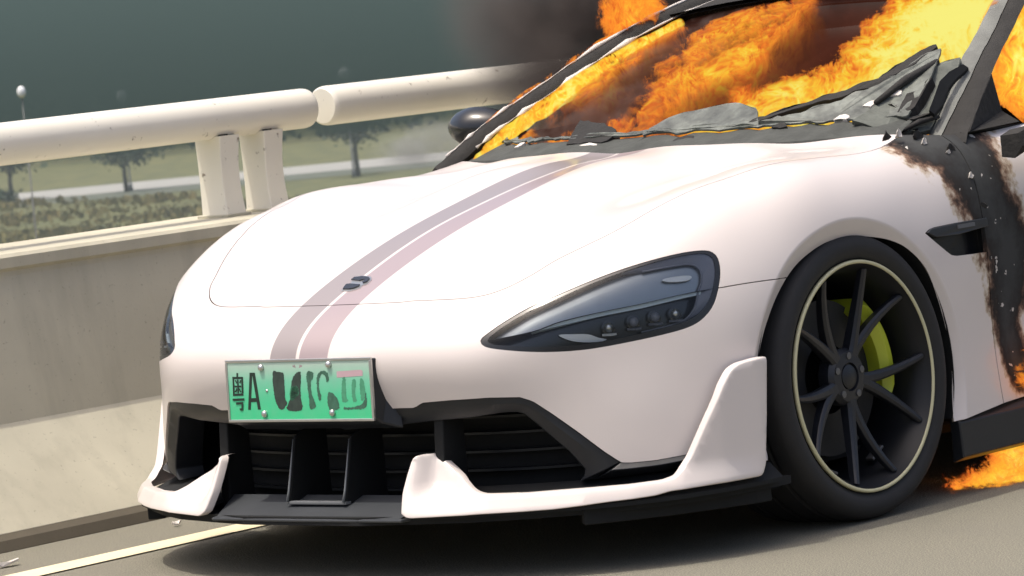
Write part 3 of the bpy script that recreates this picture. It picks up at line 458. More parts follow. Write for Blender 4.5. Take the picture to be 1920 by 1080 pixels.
# ------------------------------------------------------------------ headlights
for sgn in (1, -1):
    hb = skin_part('headlight', cls['bezel'], M['gloss_black'], car, mirror=sgn < 0, depth=.0015, flange=.03)
    skin_part('lens', cls['lens'], M['lens'], hb, mirror=sgn < 0, depth=.002, flange=0)
    skin_part('lamp_housing', cls['lens'] & ~IN['lamp_up'], M['gloss_black'], hb, mirror=sgn < 0, depth=.042, flange=-.036)
    skin_part('lamp_pale', cls['lens'] & IN['lamp_up'], M['lamp_chrome'], hb, mirror=sgn < 0, depth=.020, flange=-.016)  # upper housing split off in pale metal to imitate sky reflected on the lens
    a = catmull(F['lamp_bar'], 5); b = np.stack([np.interp(np.linspace(0, 1, len(a)), np.linspace(0, 1, len(F['lamp_bar_low'])), F['lamp_bar_low'][:, k]) for k in range(3)], 1)
    A_, B_ = mir(on_depth(a, .014), sgn), mir(on_depth(b, .014), sgn); A2, B2 = mir(on_depth(a, .03), sgn), mir(on_depth(b, .03), sgn)
    MB().loft([[A_[i], B_[i], B2[i], A2[i]] for i in range(len(a))]).build('light_bar', M['bar'], hb)
    fr = mir(on_depth(catmull(F['lamp_frame'], 5), .012), sgn); MB().tube(fr, .0022, 6).build('lamp_frame', M['lamp_grey'], hb, True)
    # grey rear trim between the frame and the rim
    inn = catmull(F['lamp_frame'], 5); sel = F['lamp_inner'][[18,19,17,16,15,14,13,12,11,10]]
    outl = catmull(F['lamp_inner'][[19,18,17,16,15,14,13,12,11,10,9]], 5)
    outl = np.stack([np.interp(np.linspace(0, 1, len(inn)), np.linspace(0, 1, len(outl)), outl[:, k]) for k in range(3)], 1)
    A_, B_ = mir(on_depth(inn, .016), sgn), mir(on_depth(outl, .005), sgn); A2, B2 = mir(on_depth(inn, .022), sgn), mir(on_depth(outl, .011), sgn)
    MB().loft([[A_[i], B_[i], B2[i], A2[i]] for i in range(len(inn))]).build('lamp_trim', M['lamp_grey'], hb, True, auto=40)
    lf = mir(on_depth(catmull(F['lamp_leaf'], 3, True), .02), sgn); nd = mir(on_depth(F['lamp_leaf'][:1], .03), sgn)[0]-mir(on_depth(F['lamp_leaf'][:1], .02), sgn)[0]
    MB().prism(lf, nd).build('reflector', M['lamp_white'], hb)
    for key, dp in (('lamp_glint', .010),):      # white patch painting a sun glint under the lens
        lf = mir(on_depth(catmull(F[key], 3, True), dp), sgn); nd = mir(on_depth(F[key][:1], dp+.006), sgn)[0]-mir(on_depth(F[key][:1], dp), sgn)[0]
        MB().prism(lf, nd).build('glint_patch', M['lamp_white'] if key == 'lamp_glint' else M['insert'], hb)
    for i, p in enumerate(F['projectors']):
        c0 = Vector(mir(on_depth([p], .036), sgn)[0]); c1 = Vector(mir(on_depth([p], .016), sgn)[0]); ax = (c1-c0).normalized()
        pr = MB().tube([c0, c0+ax*.012, c0+ax*.013], [.017, .017, .013], 16).build('projector_lamp', M['gloss_black'], hb, True, auto=40)
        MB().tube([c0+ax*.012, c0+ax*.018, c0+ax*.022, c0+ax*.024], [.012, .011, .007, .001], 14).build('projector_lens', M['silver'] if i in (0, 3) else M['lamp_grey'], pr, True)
        # small stepped reflector foot under each unit
        MB().box(c0+ax*.015-Vector((0, 0, .017)), (.010, .014, .0025)).build('reflector_foot', M['lamp_white'] if i == 0 else M['lamp_grey'], hb)

# ------------------------------------------------------------------ front blades (white L-shaped canards)
BL = np.array([(1.10,.10),(1.088,.2),(1.057,.345),(1.02,.5),(.96,.63),(.88,.76),(.80,.848),(.70,.92),(.58,.965),(.458,.988),(.38,.992)])
BLs = np.r_[0, np.cumsum(np.linalg.norm(np.diff(BL, axis=0), axis=1))]; BLa = np.array([.55,.55,.55,.55,.55,.55,.55,.45,.25,.08,0]); BLb = np.array([.55,.55,.55,.50,.35,.16,.06,.02,0,0,0])
def blade_at(q):
    s, z = q[:, 0], q[:, 1]
    f = lambda s: np.stack([np.interp(s, BLs, BL[:, 0]), np.interp(s, BLs, BL[:, 1])], 1)
    t = f(s+.02)-f(s-.02); t /= np.linalg.norm(t, axis=1)[:, None]; n = np.stack([-t[:, 1], t[:, 0]], 1)
    n *= np.sign((n*f(s)).sum(1))[:, None]; k = np.interp(s, BLs, BLa)*np.minimum(z-.16, .07)+np.interp(s, BLs, BLb)*np.maximum(0, z-.23)
    return np.hstack([f(s)-n*k[:, None], z[:, None]]), np.hstack([n, np.zeros((len(n), 1))])
def loop_inset(q, d):
    t = np.roll(q, -1, 0)-np.roll(q, 1, 0); t /= np.linalg.norm(t, axis=1)[:, None]; n = np.stack([-t[:, 1], t[:, 0]], 1)
    a = .5*np.sum(q[:, 0]*np.roll(q[:, 1], -1)-np.roll(q[:, 0], -1)*q[:, 1]); return q+n*d*(1 if a > 0 else -1)
loop = resample(F['blade'], .010, True)
lp = (np.roll(loop, 1, 0)+8*loop+np.roll(loop, -1, 0))/10
loop = resample(lp, .009, True); rim1 = loop_inset(loop, .0016); rim2 = loop_inset(loop, .0045)
g0, g1 = np.meshgrid(np.arange(loop[:, 0].min(), loop[:, 0].max(), .016), np.arange(loop[:, 1].min(), loop[:, 1].max(), .016)); gq = np.stack([g0.ravel(), g1.ravel()], 1)
gq = gq[inside(rim2, gq)]; gq = gq[((gq[:, None]-rim2[None])**2).sum(2).min(1) > .006**2]
nl = len(loop)
bv, _, bf, *_ = delaunay_2d_cdt([Vector(q) for q in np.vstack([rim2, gq])], [(i, (i+1) % nl) for i in range(nl)], [], 0, 1e-6)
bv = np.array([tuple(v) for v in bv]); bf = [f for f in bf if inside(rim2, bv[list(f)].mean(0)[None])[0]]
def blade_3d(q, depth):
    P, n = blade_at(q); t = .9*np.clip(q[:, 0]-.255, 0, .06)*np.clip((q[:, 1]-.175)/.05, 0, 1)*np.clip((.47-q[:, 0])/.1, 0, 1)
    P = P-n*depth; P[:, 0] -= .75*t; P[:, 1] -= .66*t; return P
rings = [blade_3d(rim2, 0), blade_3d(rim1, .0014), blade_3d(loop, .0045), blade_3d(loop, .024)]
for sgn in (1, -1):
    m = MB(); m.add(mir(blade_3d(bv, 0), sgn), bf)
    off = len(m.v); prev = list(range(nl))
    for rg in rings[1:]:
        m.v += [tuple(p) for p in mir(rg, sgn)]; cur = list(range(len(m.v)-nl, len(m.v)))
        m.f += [(prev[i], prev[(i+1) % nl], cur[(i+1) % nl], cur[i]) for i in range(nl)]; prev = cur
    m.build('front_blade', M['paint'], car, True, auto=50)

for sgn in (1, -1):                              # black filler sheet added to block light through the blade-bumper gap
    ss = np.linspace(.30, 1.26, 30); A_ = blade_3d(np.stack([ss, ss*0+.166], 1), .012); nn_ = blade_at(np.stack([ss, ss*0+.166], 1))[1]
    B_ = A_-nn_*np.interp(ss, [.3, .8, 1.26], [.16, .13, .05])[:, None]+[0, 0, .045]
    MB().loft([[mir([a], sgn)[0], mir([b], sgn)[0], mir([b-[0,0,.01]], sgn)[0], mir([a-[0,0,.01]], sgn)[0]] for a, b in zip(A_, B_)]).build('blade_gap_filler', M['cavity'], car)

# ------------------------------------------------------------------ lower front: trim, grille, fins, splitter
for sgn in (1, -1):
    lip = np.vstack([[(.972,0,.405)], F['lip'][:12]]); n = 44
    li = F['trim_in']
    R1 = resample(lip, .01); R1 = np.stack([np.interp(np.linspace(0, 1, n), np.linspace(0, 1, len(R1)), R1[:, k]) for k in range(3)], 1)
    R2 = resample(np.vstack([[(.955,0,.376)], li[1:]]), .01); R2 = np.stack([np.interp(np.linspace(0, 1, n), np.linspace(0, 1, len(R2)), R2[:, k]) for k in range(3)], 1)
    a, b = mir(on_depth(R1, .004), sgn), mir(on_depth(R2, .016), sgn); mid = mir(on_depth(R1*.62+R2*.38, .002), sgn)
    a2, b2 = mir(on_depth(R1, .04), sgn), mir(on_depth(R2, .09), sgn)
    MB().loft([[a[i], mid[i], b[i], b2[i], a2[i]] for i in range(n)]).build('intake_surround', M['dark_grey'], car, False, auto=30, bev=.003)
    lo_ = F['lip'][11:]; lw = F['lower_lip']; n = 20
    R1 = np.stack([np.interp(np.linspace(0, 1, n), np.linspace(0, 1, len(lo_)), lo_[:, k]) for k in range(3)], 1)
    R2 = np.stack([np.interp(np.linspace(0, 1, n), np.linspace(0, 1, len(lw)), lw[:, k]) for k in range(3)], 1)
    R3 = R1*.66+R2*.34
    a, b, c = mir(on_depth(R1, .002), sgn), mir(on_depth(R3, -.012), sgn), mir(on_depth(R2, .03), sgn); a2 = mir(on_depth(R1, .05), sgn)
    MB().loft([[a[i], b[i], c[i], a2[i]] for i in range(n)]).build('lower_lip', M['dark_grey'], car, False, bev=.002)
arc = catmull([(.965,0),(.955,.2),(.935,.38),(.895,.53),(.83,.65),(.74,.76),(.62,.85),(.48,.935)], 4); arc = np.vstack([(arc*[1,-1])[::-1][:-1], arc])
def arc_strip(sc, dx, z0, z1, th, name, mat):
    r = []
    for x, y in arc:
        r.append([(x*1.0-dx, y*sc, z0), (x-dx, y*sc, z1), (x-dx-th, y*sc, z1), (x-dx-th, y*sc, z0)])
    return MB().loft(r).build(name, mat, car)
arc_strip(.93, .20, .12, .44, .02, 'grille', M['cavity'])
for z in (.19, .235, .28, .325, .365): arc_strip(.92, .165, z-.003, z+.003, .025, 'grille_slat', M['slat'])
for y in (-.095, .095):
    MB().prism([(.995,y-.004,.185),(.985,y-.004,.215),(.952,y-.004,.345),(.90,y-.004,.365),(.84,y-.004,.365),(.84,y-.004,.18)], (0,.008,0)).build('grille_fin', M['cavity'], car, bev=.002)
    MB().tube([(.998,y,.19),(.988,y,.217),(.972,y,.277),(.956,y,.340)], [.0035,.003,.0025,.0012], 8).build('fin_edge', M['fin_grey'], car, True)  # grey tube paints the lit front edge onto the black fin
MB().box((.985, 0, .187), (.010, .10, .004)).build('fin_bridge', M['fin_grey'], car, bev=.002)
for s in (1, -1):                                # closed duct walls at the outer ends of the intake
    MB().box((.52, .70*s, .27), (.19, .006, .13)).build('duct_wall', M['satin_black'], car)
    MB().box((.40, .80*s, .27), (.006, .11, .13)).build('duct_wall', M['cavity'], car)
for y, s in ((.338, 1), (-.338, -1)):            # uprights beside the centre intake
    MB().prism([(.945,y+.012*s,.16),(.925,y+.012*s,.385),(.85,y+.012*s,.385),(.85,y+.012*s,.14)], (0,.03*s,0)).build('intake_post', M['cavity'], car, bev=.004)
MB().prism([(1.052,-.31,.150),(1.058,-.15,.150),(1.060,0,.150),(1.058,.15,.150),(1.052,.33,.150),(.93,.36,.150),(.93,-.36,.150)], (0,0,.008)).build('splitter', M['trim_grey'], car, bev=.003)
MB().add([(1.045,-.30,.1582),(1.05,0,.1582),(1.045,.32,.1582),(.93,.345,.198),(.93,0,.198),(.93,-.345,.198)], [(0,1,4,5),(1,2,3,4)]).build('splitter_ramp', M['trim_grey'], car)
und = [(x-.032, y*.972) for x, y in BL[1:]]
MB().prism([(x,-y,.142) for x, y in und]+[(.37,-.80,.142),(-.6,-.80,.142),(-.6,.80,.142),(.37,.80,.142)]+[(x,y,.142) for x, y in und[::-1]], (0,0,.02)).build('undertray', M['cavity'], car)
MB().box((-2.35, 0, .145), (1.7, .84, .02)).build('floor_pan', M['satin_black'], car)
for sgn in (1, -1):                              # dark deflector below the blade, ahead of the tyre
    q = [(.86,.74),(.78,.80),(.68,.86),(.56,.91),(.46,.945),(.41,.95)]
    MB().loft([[(x,y*sgn,.118-.02*(.86-x)),(x,y*sgn,.18),(x-.03,(y-.035)*sgn,.18),(x-.03,(y-.035)*sgn,.118-.02*(.86-x))] for x, y in q]).build('air_deflector', M['cavity'], car, bev=.003)
    MB().loft([[(x,(.93)*sgn,.085),(x,.966*sgn,.10),(x,.962*sgn,.19),(x,.93*sgn,.215)] for x in (-.37,-.40,-.8,-1.6,-2.58)]).build('side_skirt', M['dark_grey'], car, bev=.004)
    # wheel housings
    for xc in (0.02, -3.0):
        m = MB(); n = 40; rr = .405
        ring = lambda y, r: [(xc+r*math.cos(t), y*sgn, .34+r*math.sin(t)) for t in np.linspace(-.35, math.pi+.35, n)]
        m.loft([ring(.948,rr),ring(.60,rr),ring(.60,.02)], cap=False, closed=False)
        m.build('wheel_housing', M['cavity'], car)
    # fender vent
    vp = vent.copy(); depth = .03
    a, b = mir(on_depth(vp, .0005), sgn), mir(on_depth(vp, .035), sgn)
    vt = MB().prism(b, (0, -.004*sgn, 0)); vt.loft([list(a)+[], list(b)], cap=False)
    vo = vt.build('fender_vent', M['gloss_black'], car)
    top = [(-.315,.9522,.679),(-.335,.9505,.687),(-.48,.9455,.690),(-.598,.944,.690),(-.598,.944,.668),(-.45,.9485,.660),(-.35,.952,.664)]
    MB().prism(mir(on_depth(top, -.004), sgn), (0, -.012*sgn, 0)).build('vent_flap', M['satin_black'], vo, bev=.002)
    MB().prism(mir(on_depth([(-.45,.945,.684),(-.53,.944,.684),(-.53,.944,.674),(-.45,.945,.674)], -.006), sgn), (0, -.004*sgn, 0)).build('badge_strip', M['steel'], vo)
# ------------------------------------------------------------------ bonnet badge and number plate
cx_, rot = None, None
for nm, mt, dz in (('emblem_base', 'silver', -.002), ('emblem_a', 'gloss_black', -.0045), ('emblem_b', 'gloss_black', -.0045)):
    p = on_depth(F[nm], dz); q = on_depth(F[nm], dz+.004)
    ob = MB().prism(p, Vector(q.mean(0)-p.mean(0))).build('emblem' if nm == 'emblem_base' else 'emblem_stroke', M[mt], car if nm == 'emblem_base' else emb)
    if nm == 'emblem_base': emb = ob
tilt = .049
plate = bpy.data.objects.new('number_plate', None)
pm = MB().box((0, 0, 0), (.0015, .24, .07)).build('number_plate', M['plate'], car)
pm.matrix_local = Matrix.Translation((1.014, 0, .468)) @ Matrix.Rotation(-tilt, 4, 'Y')
bpy.data.objects.remove(plate)
fm = MB()
for c, h_ in (((0,0,.0735),(.004,.2465,.0035)), ((0,0,-.0735),(.004,.2465,.0035)), ((0,.2435,0),(.004,.0035,.07)), ((0,-.2435,0),(.004,.0035,.07))): fm.box(c, h_)
fm.build('plate_frame', M['silver'], pm, bev=.0015)
MB().loft([[(-.003,-.235,-.072),(-.003,.246,-.072),(-.003,.246,.074),(-.003,-.235,.074)], [(-.022,-.24,-.085),(-.022,.252,-.085),(-.022,.252,.074),(-.022,-.235,.074)], [(-.06,-.25,-.10),(-.06,.285,-.10),(-.06,.262,.070),(-.06,-.235,.070)]]).build('plate_bracket', M['dark_grey'], pm, bev=.004)
PK = {'yue': 'ink', 'A': 'ink', 'dark': 'smudge_dark', 'mid': 'smudge_mid', 'faint': 'smudge_faint', 'sticker': 'sticker'}
for key, mt in PK.items():
    groups = [FEATURE['plate'][key]] if key in ('yue', 'A') else [[p] for p in FEATURE['plate'][key]]
    for gr in groups:
        m = MB(); e = 0
        for poly in gr:
            q = np.array(poly)
            if key in ('yue', 'A'): q = loop_inset(q, -.0009 if key == 'A' else -.0004)
            if key not in ('yue', 'A', 'sticker'): q = resample(catmull(q, 4, True), .002, True); q = q+rng.normal(0, .0007, q.shape)
            vs, _, fs, *_ = delaunay_2d_cdt([Vector(p) for p in q], [(i, (i+1) % len(q)) for i in range(len(q))], [], 1, 1e-7)
            m.add([(.0019+.0001*e, v.x, v.y) for v in vs], fs); e += 1
        m.build('sticker' if key == 'sticker' else ('plate_character' if key in ('yue', 'A') else 'ink_smudge'), M[mt], pm)
for (q,) in FEATURE['plate']['bolts']:
    MB().tube([(.001, *q), (.006, *q), (.009, *q), (.0105, *q)], [.0085, .0085, .006, .001], 14).build('bolt', M['silver'], pm, True)
for (q,) in FEATURE['plate']['rivet']: MB().tube([(.001, *q), (.003, *q), (.004, *q)], [.004, .0035, .001], 10).build('rivet', M['silver'], pm, True)

# ------------------------------------------------------------------ wheels
def make_wheel():
    w = empty('wheel'); w.parent = car
    prof = [(-.255,.284),(-.268,.300),(-.276,.322),(-.268,.343),(-.25,.3535),(-.215,.3565),(-.212,.350),(-.203,.350),(-.20,.357),(-.142,.3575),(-.139,.350),(-.130,.350),(-.127,.3575),(-.07,.357),(-.067,.350),(-.058,.350),(-.055,.3565),(-.018,.3535),(.000,.345),(.008,.333),(.010,.318),(.006,.302),(-.004,.289),(-.012,.284)]
    MB().lathe(prof, 96, True).build('tyre', M['rubber'], w, True, auto=50)
    MB().lathe([(-.010,.288),(.002,.287),(.004,.283),(.002,.278),(-.012,.272),(-.03,.262),(-.06,.256),(-.20,.250),(-.25,.268),(-.255,.284),(-.20,.262),(-.06,.268)], 96, True).build('rim', M['rim'], w, True, auto=40)
    MB().lathe([(-.002,.2885),(.0062,.2868),(.0070,.2825),(.0052,.2786),(-.002,.2790)], 128, True).build('rim_line', M['line'], w, True)
    for k in range(5):
        for s in (-1, 1):
            a0 = math.radians(58-72*k+s*8); a1 = math.radians(58-72*k+s*17.5); m = MB(); rings = []
            for i, t in enumerate((0, .12, .22, .34, .5, .66, .83, 1)):
                r = .05+t*.218; e_ = max(0, (t-.10)/.9); a = math.radians(58-72*k+s*(3.2+14.3*e_**.75)); wd = .0165-.0075*t; yf = -.046+.008*t+.030*t*t; th = .034-.012*t
                er = Vector((-math.cos(a), 0, math.sin(a))); et = Vector((math.sin(a), 0, math.cos(a))); c = er*r
                rings.append([tuple(c+et*(-wd)+Vector((0, yf-.006, 0))), tuple(c+et*(-wd*.45)+Vector((0, yf, 0))), tuple(c+et*(wd*.45)+Vector((0, yf, 0))), tuple(c+et*wd+Vector((0, yf-.006, 0))), tuple(c+et*wd*.8+Vector((0, yf-th, 0))), tuple(c-et*wd*.8+Vector((0, yf-th, 0)))])
            m.loft(rings).build('spoke', M['spoke'], w, bev=.0015)
    hb = MB().lathe([(-.09,.001),(-.09,.07),(-.058,.072),(-.046,.062),(-.044,.036),(-.052,.034),(-.052,.001)], 40)
    h_ = hb.build('hub', M['spoke'], w, True, auto=35)
    MB().lathe([(-.056,.030),(-.046,.030),(-.042,.024),(-.041,.001)], 28).build('centre_cap', M['dark_grey'], h_, True, auto=40)
    for k in range(5):
        a = math.radians(22+72*k); c = Vector((math.cos(a)*.052, 0, math.sin(a)*.052))
        MB().tube([c+Vector((0,-.06,0)), c+Vector((0,-.0425,0)), c+Vector((0,-.042,0))], [.009,.009,.005], 10).build('wheel_nut', M['steel'], h_, True, auto=40)
    MB().lathe([(-.115,.09),(-.115,.195),(-.145,.195),(-.145,.09)], 64, True).build('brake_disc', M['disc'], w, True, auto=40)
    cal = []
    for i in range(13):
        a = math.radians(57-i*6.3); er = Vector((-math.cos(a), 0, math.sin(a)))
        ro = .228 if 0 < i < 12 else .22; ri = .172 if 1 < i < 11 else .18
        cal.append([tuple(er*ri+Vector((0,-.078,0))), tuple(er*(ri+.02)+Vector((0,-.062,0))), tuple(er*(ro-.02)+Vector((0,-.062,0))), tuple(er*ro+Vector((0,-.085,0))), tuple(er*ro+Vector((0,-.17,0))), tuple(er*ri+Vector((0,-.17,0)))])
    MB().loft(cal).build('brake_caliper', M['caliper'], w, True, auto=35)
    for a in (118, 152, 250, 300):
        a = math.radians(a); er = Vector((-math.cos(a), 0, math.sin(a))); et = Vector((math.sin(a), 0, math.cos(a)))
        m = MB(); m.box(er*.238+Vector((0,-.085,0)), (.028,.012,.004), Matrix((tuple(et), (0,1,0), tuple(er))).transposed()); m.build('balance_weight', M['steel'], w, bev=.002)
    return w
def copy_tree(o, parent=None):
    c = o.copy(); COL.objects.link(c); c.parent = parent if parent else o.parent
    for ch in list(o.children): copy_tree(ch, c)
    return c
wheel = make_wheel()
w2 = copy_tree(wheel); w3 = copy_tree(wheel); w4 = copy_tree(wheel)
wheel.matrix_local = Matrix.Translation((0, .952, .357)) @ Matrix.Rotation(.0294, 4, 'X')
w2.matrix_local = Matrix.Translation((0, -.952, .357)) @ Matrix.Rotation(math.pi, 4, 'Z')
w3.matrix_local = Matrix.Translation((-3.0, .958, .357)); w4.matrix_local = Matrix.Translation((-3.0, -.958, .357)) @ Matrix.Rotation(math.pi, 4, 'Z')

# ------------------------------------------------------------------ rear body, cabin shell, pillars, roof
def section(x, k, zt):
    return [(x,.953*k,.21),(x,.935*k,.42),(x,.937*k,.62),(x,.925*k,.76),(x,.90*k,.85*zt),(x,.85*k,.922*zt)]
xs = np.r_[np.arange(-1.757, -3.9, -.04), [-3.96, -4.02, -4.06]]
for sgn in (1, -1):
    V = []; Fc = []
    for i, x in enumerate(xs):
        k = 1.0+.02*math.exp(-((x+3.0)/.45)**2)-.10*max(0, (-x-3.6)/.46)**2; s = catmull(section(x, k, 1.0+.02*math.exp(-((x+3.1)/.6)**2)), 4)
        V += [tuple(p*[1,sgn,1]) for p in s]; n = len(s)
    V = np.array(V)
    c0 = np.array([-3.0, .34]); q = V[:, [0, 2]]-c0; r = np.linalg.norm(q, axis=1)
    near = np.abs(r-.385) < .028; V[near, 0] = c0[0]+q[near, 0]/r[near]*.385; V[near, 2] = c0[1]+q[near, 1]/r[near]*.385
    for i in range(len(xs)-1):
        for j in range(n-1):
            f = (i*n+j, i*n+j+1, (i+1)*n+j+1, (i+1)*n+j)
            c = V[list(f)].mean(0)
            if math.hypot(c[0]+3.0, c[2]-.34) < .383: continue
            Fc.append(f if sgn > 0 else f[::-1])
    m = MB(); m.v = [tuple(p) for p in V]; m.f = Fc
    m.build('rear_quarter', M['paint'], car, True, auto=40)
tail = []
for z, x in ((.21,-4.0),(.35,-4.06),(.62,-4.075),(.85,-4.06),(.93,-4.0)):
    tail.append([(x,-.86,z),(x-.03,-.5,z),(x-.04,0,z),(x-.03,.5,z),(x,.86,z)])
MB().loft(tail, cap=False, closed=False).build('tail_panel', M['paint'], car, True)
PIL = np.array([(-.40,.755,.895),(-.47,.735,.938),(-.60,.715,1.005),(-.80,.69,1.085),(-1.02,.65,1.178),(-1.28,.605,1.262),(-1.63,.575,1.335),(-2.05,.565,1.372),(-2.6,.56,1.35),(-3.1,.575,1.25),(-3.55,.60,1.09),(-3.85,.62,.97)])
pil = catmull(PIL, 6)
def pillar_ring(i, s):
    p = Vector(pil[i]); t = Vector(pil[min(i+1, len(pil)-1)]-pil[max(i-1, 0)]).normalized(); o_ = Vector((0, 1, .35)); o_ = (o_-t*o_.dot(t)).normalized(); u = t.cross(o_); u = u if u.z > 0 else -u
    jit = 1+.03*math.sin(i*1.9+s)+.03*math.sin(i*4.3+s*2)
    wd = 1.5 if s > 0 else 1.0
    pts = [p+o_*(-.030)*wd+u*.012*jit, p+o_*(-.014)*wd+u*.025*jit, p+o_*.012*wd+u*.024*jit, p+o_*.030*wd*jit+u*.004, p+o_*.026*wd-u*.024, p-o_*.022*wd-u*.026]
    return [(q.x, q.y*s, q.z) for q in pts]
NEAR_PILLAR = dict(inner=[[-0.6671, 0.735, 0.9091], [-0.7113, 0.725, 0.9479], [-0.7989, 0.71, 1.0148], [-0.8994, 0.69, 1.082], [-1.036, 0.665, 1.1683], [-1.1747, 0.64, 1.2564], [-1.32, 0.612, 1.3462]], ridge=[[-0.6211, 0.8, 0.8958], [-0.6711, 0.785, 0.9257], [-0.7729, 0.765, 0.9911], [-0.8888, 0.74, 1.0626], [-1.0226, 0.712, 1.1488], [-1.1623, 0.685, 1.2393], [-1.3145, 0.655, 1.3358]], outer=[[-0.6464, 0.865, 0.8819], [-0.6881, 0.85, 0.918], [-0.8091, 0.815, 0.9938], [-0.9237, 0.785, 1.0685], [-1.0413, 0.757, 1.1416], [-1.1858, 0.727, 1.229], [-1.3285, 0.7, 1.3212]])
def molten(p, a=.0035):                          # slump and blister of heated metal
    x, y, z = p; return Vector((x+a*math.sin(41*y+17*z), y+a*math.sin(37*x+23*z+1)*.8, z+a*(math.sin(29*x+31*y)+.6*math.sin(83*x+60*y))))
pil2 = catmull(np.vstack([[(-.34,.775,.868)], PIL]), 12)
def wide_ring(i, s):                             # broad pillar seen from outside, 14 points round
    p = Vector(pil2[i]); t = Vector(pil2[min(i+1, len(pil2)-1)]-pil2[max(i-1, 0)]).normalized(); o_ = Vector((0, 1, .25)); o_ = (o_-t*o_.dot(t)).normalized(); u = t.cross(o_); u = u if u.z > 0 else -u
    k = min(1.0, .75+i*.012); ring = []
    for q in range(14):
        a = 2*math.pi*q/14; ca, sa = math.cos(a), math.sin(a); ca = math.copysign(abs(ca)**.7, ca); sa = math.copysign(abs(sa)**.7, sa)
        ring.append(molten(p+o_*(.004+.047*k*ca)+u*(.026*sa-.012*ca*k)))
    return [(q.x, q.y*s, q.z) for q in ring]
for s in (1, -1):
    if s > 0:                                    # near side: a pale inner face and a dark outer face meeting on a ridge
        rear = [(-1.75,.58,1.34), (-2.05,.565,1.372)]; ed = {k: catmull(np.vstack([NEAR_PILLAR[k], np.array(rear)+[0, dy, dz]]), 8) for k, dy, dz in (('inner', -.03, .0), ('ridge', .012, .004), ('outer', .055, -.03))}
        wob = lambda p, a=.0016: molten(p, a)
        po = MB().loft([[wob(i_), wob(i_*.5+r_*.5+[0, .002, .006]), wob(r_), r_+[-.03, -.03, -.03], i_+[-.03, .0, -.03]] for i_, r_ in zip(ed['inner'], ed['ridge'])]).build('windscreen_pillar', M['pillar_ash'], car, True, auto=50)
        MB().loft([[wob(r_+[-.001, .002, -.001]), wob(r_*.5+o_*.5+[0, .004, .004]), wob(o_), o_+[-.02, -.03, -.02], r_+[-.02, -.02, -.03]] for r_, o_ in zip(ed['ridge'], ed['outer'])]).build('window_frame', M['char'], car, True, auto=50)
        q = ed['outer']; MB().prism([tuple(q[7]), tuple(q[14]), tuple(q[22]), (q[22][0]-.03, .79, .945), (-.93, .845, .915), (-.66, .85, .905)], (0, -.018, 0)).build('mirror_triangle', M['char'], car, bev=.003)
    else: po = MB().loft([pillar_ring(i, s) for i in range(len(pil))]).build('windscreen_pillar', M['char'], car, True, auto=45)
    # blistered strips of pale ash along the pillar
    for off, r0, i0, i1 in (((.014, .0065, 4, 40), (-.028, .007, 8, 40)) if s < 0 else ()):
        path = []
        for i in range(i0, i1):
            rg = pillar_ring(i, s); a = Vector(rg[2 if off > 0 else 0]); path.append(a+Vector((0, 0, .002)))
        rad = [max(.0008, r0*(.5+.35*math.sin(i*1.3+off*90)+.4*rng.normal())) for i in range(len(path))]
        MB().tube(path, rad, 6).build('ash_strip', M['white_ash'], po, True)
    if s > 0: continue
    # outer window frame of the door, a charred flat band beside the pillar, and the plate at its foot
    fr = catmull([(-.52,.825,.90),(-.60,.792,.968),(-.70,.765,1.030),(-.88,.727,1.106),(-1.08,.686,1.188),(-1.32,.642,1.258),(-1.65,.625,1.312),(-2.05,.615,1.348)], 9)
    wr = []
    for i, p in enumerate(fr):
        p = Vector(p); t = Vector(fr[min(i+1, len(fr)-1)]-fr[max(i-1, 0)]).normalized(); o_ = Vector((0, .9, .3)); o_ = (o_-t*o_.dot(t)).normalized(); u = t.cross(o_); u = u if u.z > 0 else -u
        wr.append([(q.x, q.y*s, q.z) for q in [molten(p+o_*(.030*math.cos(a)-.008)+u*(.020*math.sin(a)-.012), .003) for a in [2*math.pi*k/10 for k in range(10)]]])
    MB().loft(wr).build('window_frame', M['char'], car, True, auto=60)
    gs = []
    for x, y0, z0, y1, z1 in ((-.47,.745,.905,.80,.895),(-.53,.75,.945,.835,.905),(-.62,.745,.985,.852,.915),(-.70,.75,1.005,.856,.918),(-.78,.76,1.00,.85,.915),(-.84,.79,.96,.84,.915)):
        n_ = 7; top = [(x, y0+(y1-y0)*t, z0+(z1-z0)*t+.004*math.sin(math.pi*t)) for t in np.linspace(0, 1, n_)]; bot = [(x, y0+(y1-y0)*t, z0+(z1-z0)*t-.05) for t in np.linspace(1, 0, 4)]
        gs.append([(q.x, q.y*s, q.z) for q in [molten(p, .004) for p in top+bot]])
    MB().loft(gs).build('pillar_gusset', M['char'], car, True, auto=60)
ri = range(30, len(pil)); rows = []
for i in ri:
    p = pil[i]; rows.append([(p[0]-.03*(1-(y/p[1])**2)*0, y, p[2]+.035*(1-(y/p[1])**2)) for y in np.linspace(-p[1], p[1], 11)])
rf = MB().loft(rows[:28], cap=False, closed=False); rf.loft([[(x, y, z-.03) for x, y, z in r] for r in rows[:28]], cap=False, closed=False)
rf.build('roof', M['char'], car, True)
MB().loft([[(a[0]+.01, a[1], a[2]+.012) for a in rows[0]], [(a[0]-.06, a[1], a[2]+.018) for a in rows[0]], [(a[0]-.06, a[1], a[2]-.035) for a in rows[0]], [(a[0]+.005, a[1], a[2]-.035) for a in rows[0]]], closed=False, cap=False).build('roof_header', M['char'], car, True)
MB().loft(rows[27:], cap=False, closed=False).build('rear_screen', M['gloss_black'], car, True)
MB().loft([[(-3.3,-.78,.955),(-3.3,.78,.955)],[(-3.85,-.80,.97),(-3.85,.80,.97)],[(-4.05,-.82,.93),(-4.05,.82,.93)]], cap=False, closed=False).build('boot_lid', M['paint'], car)
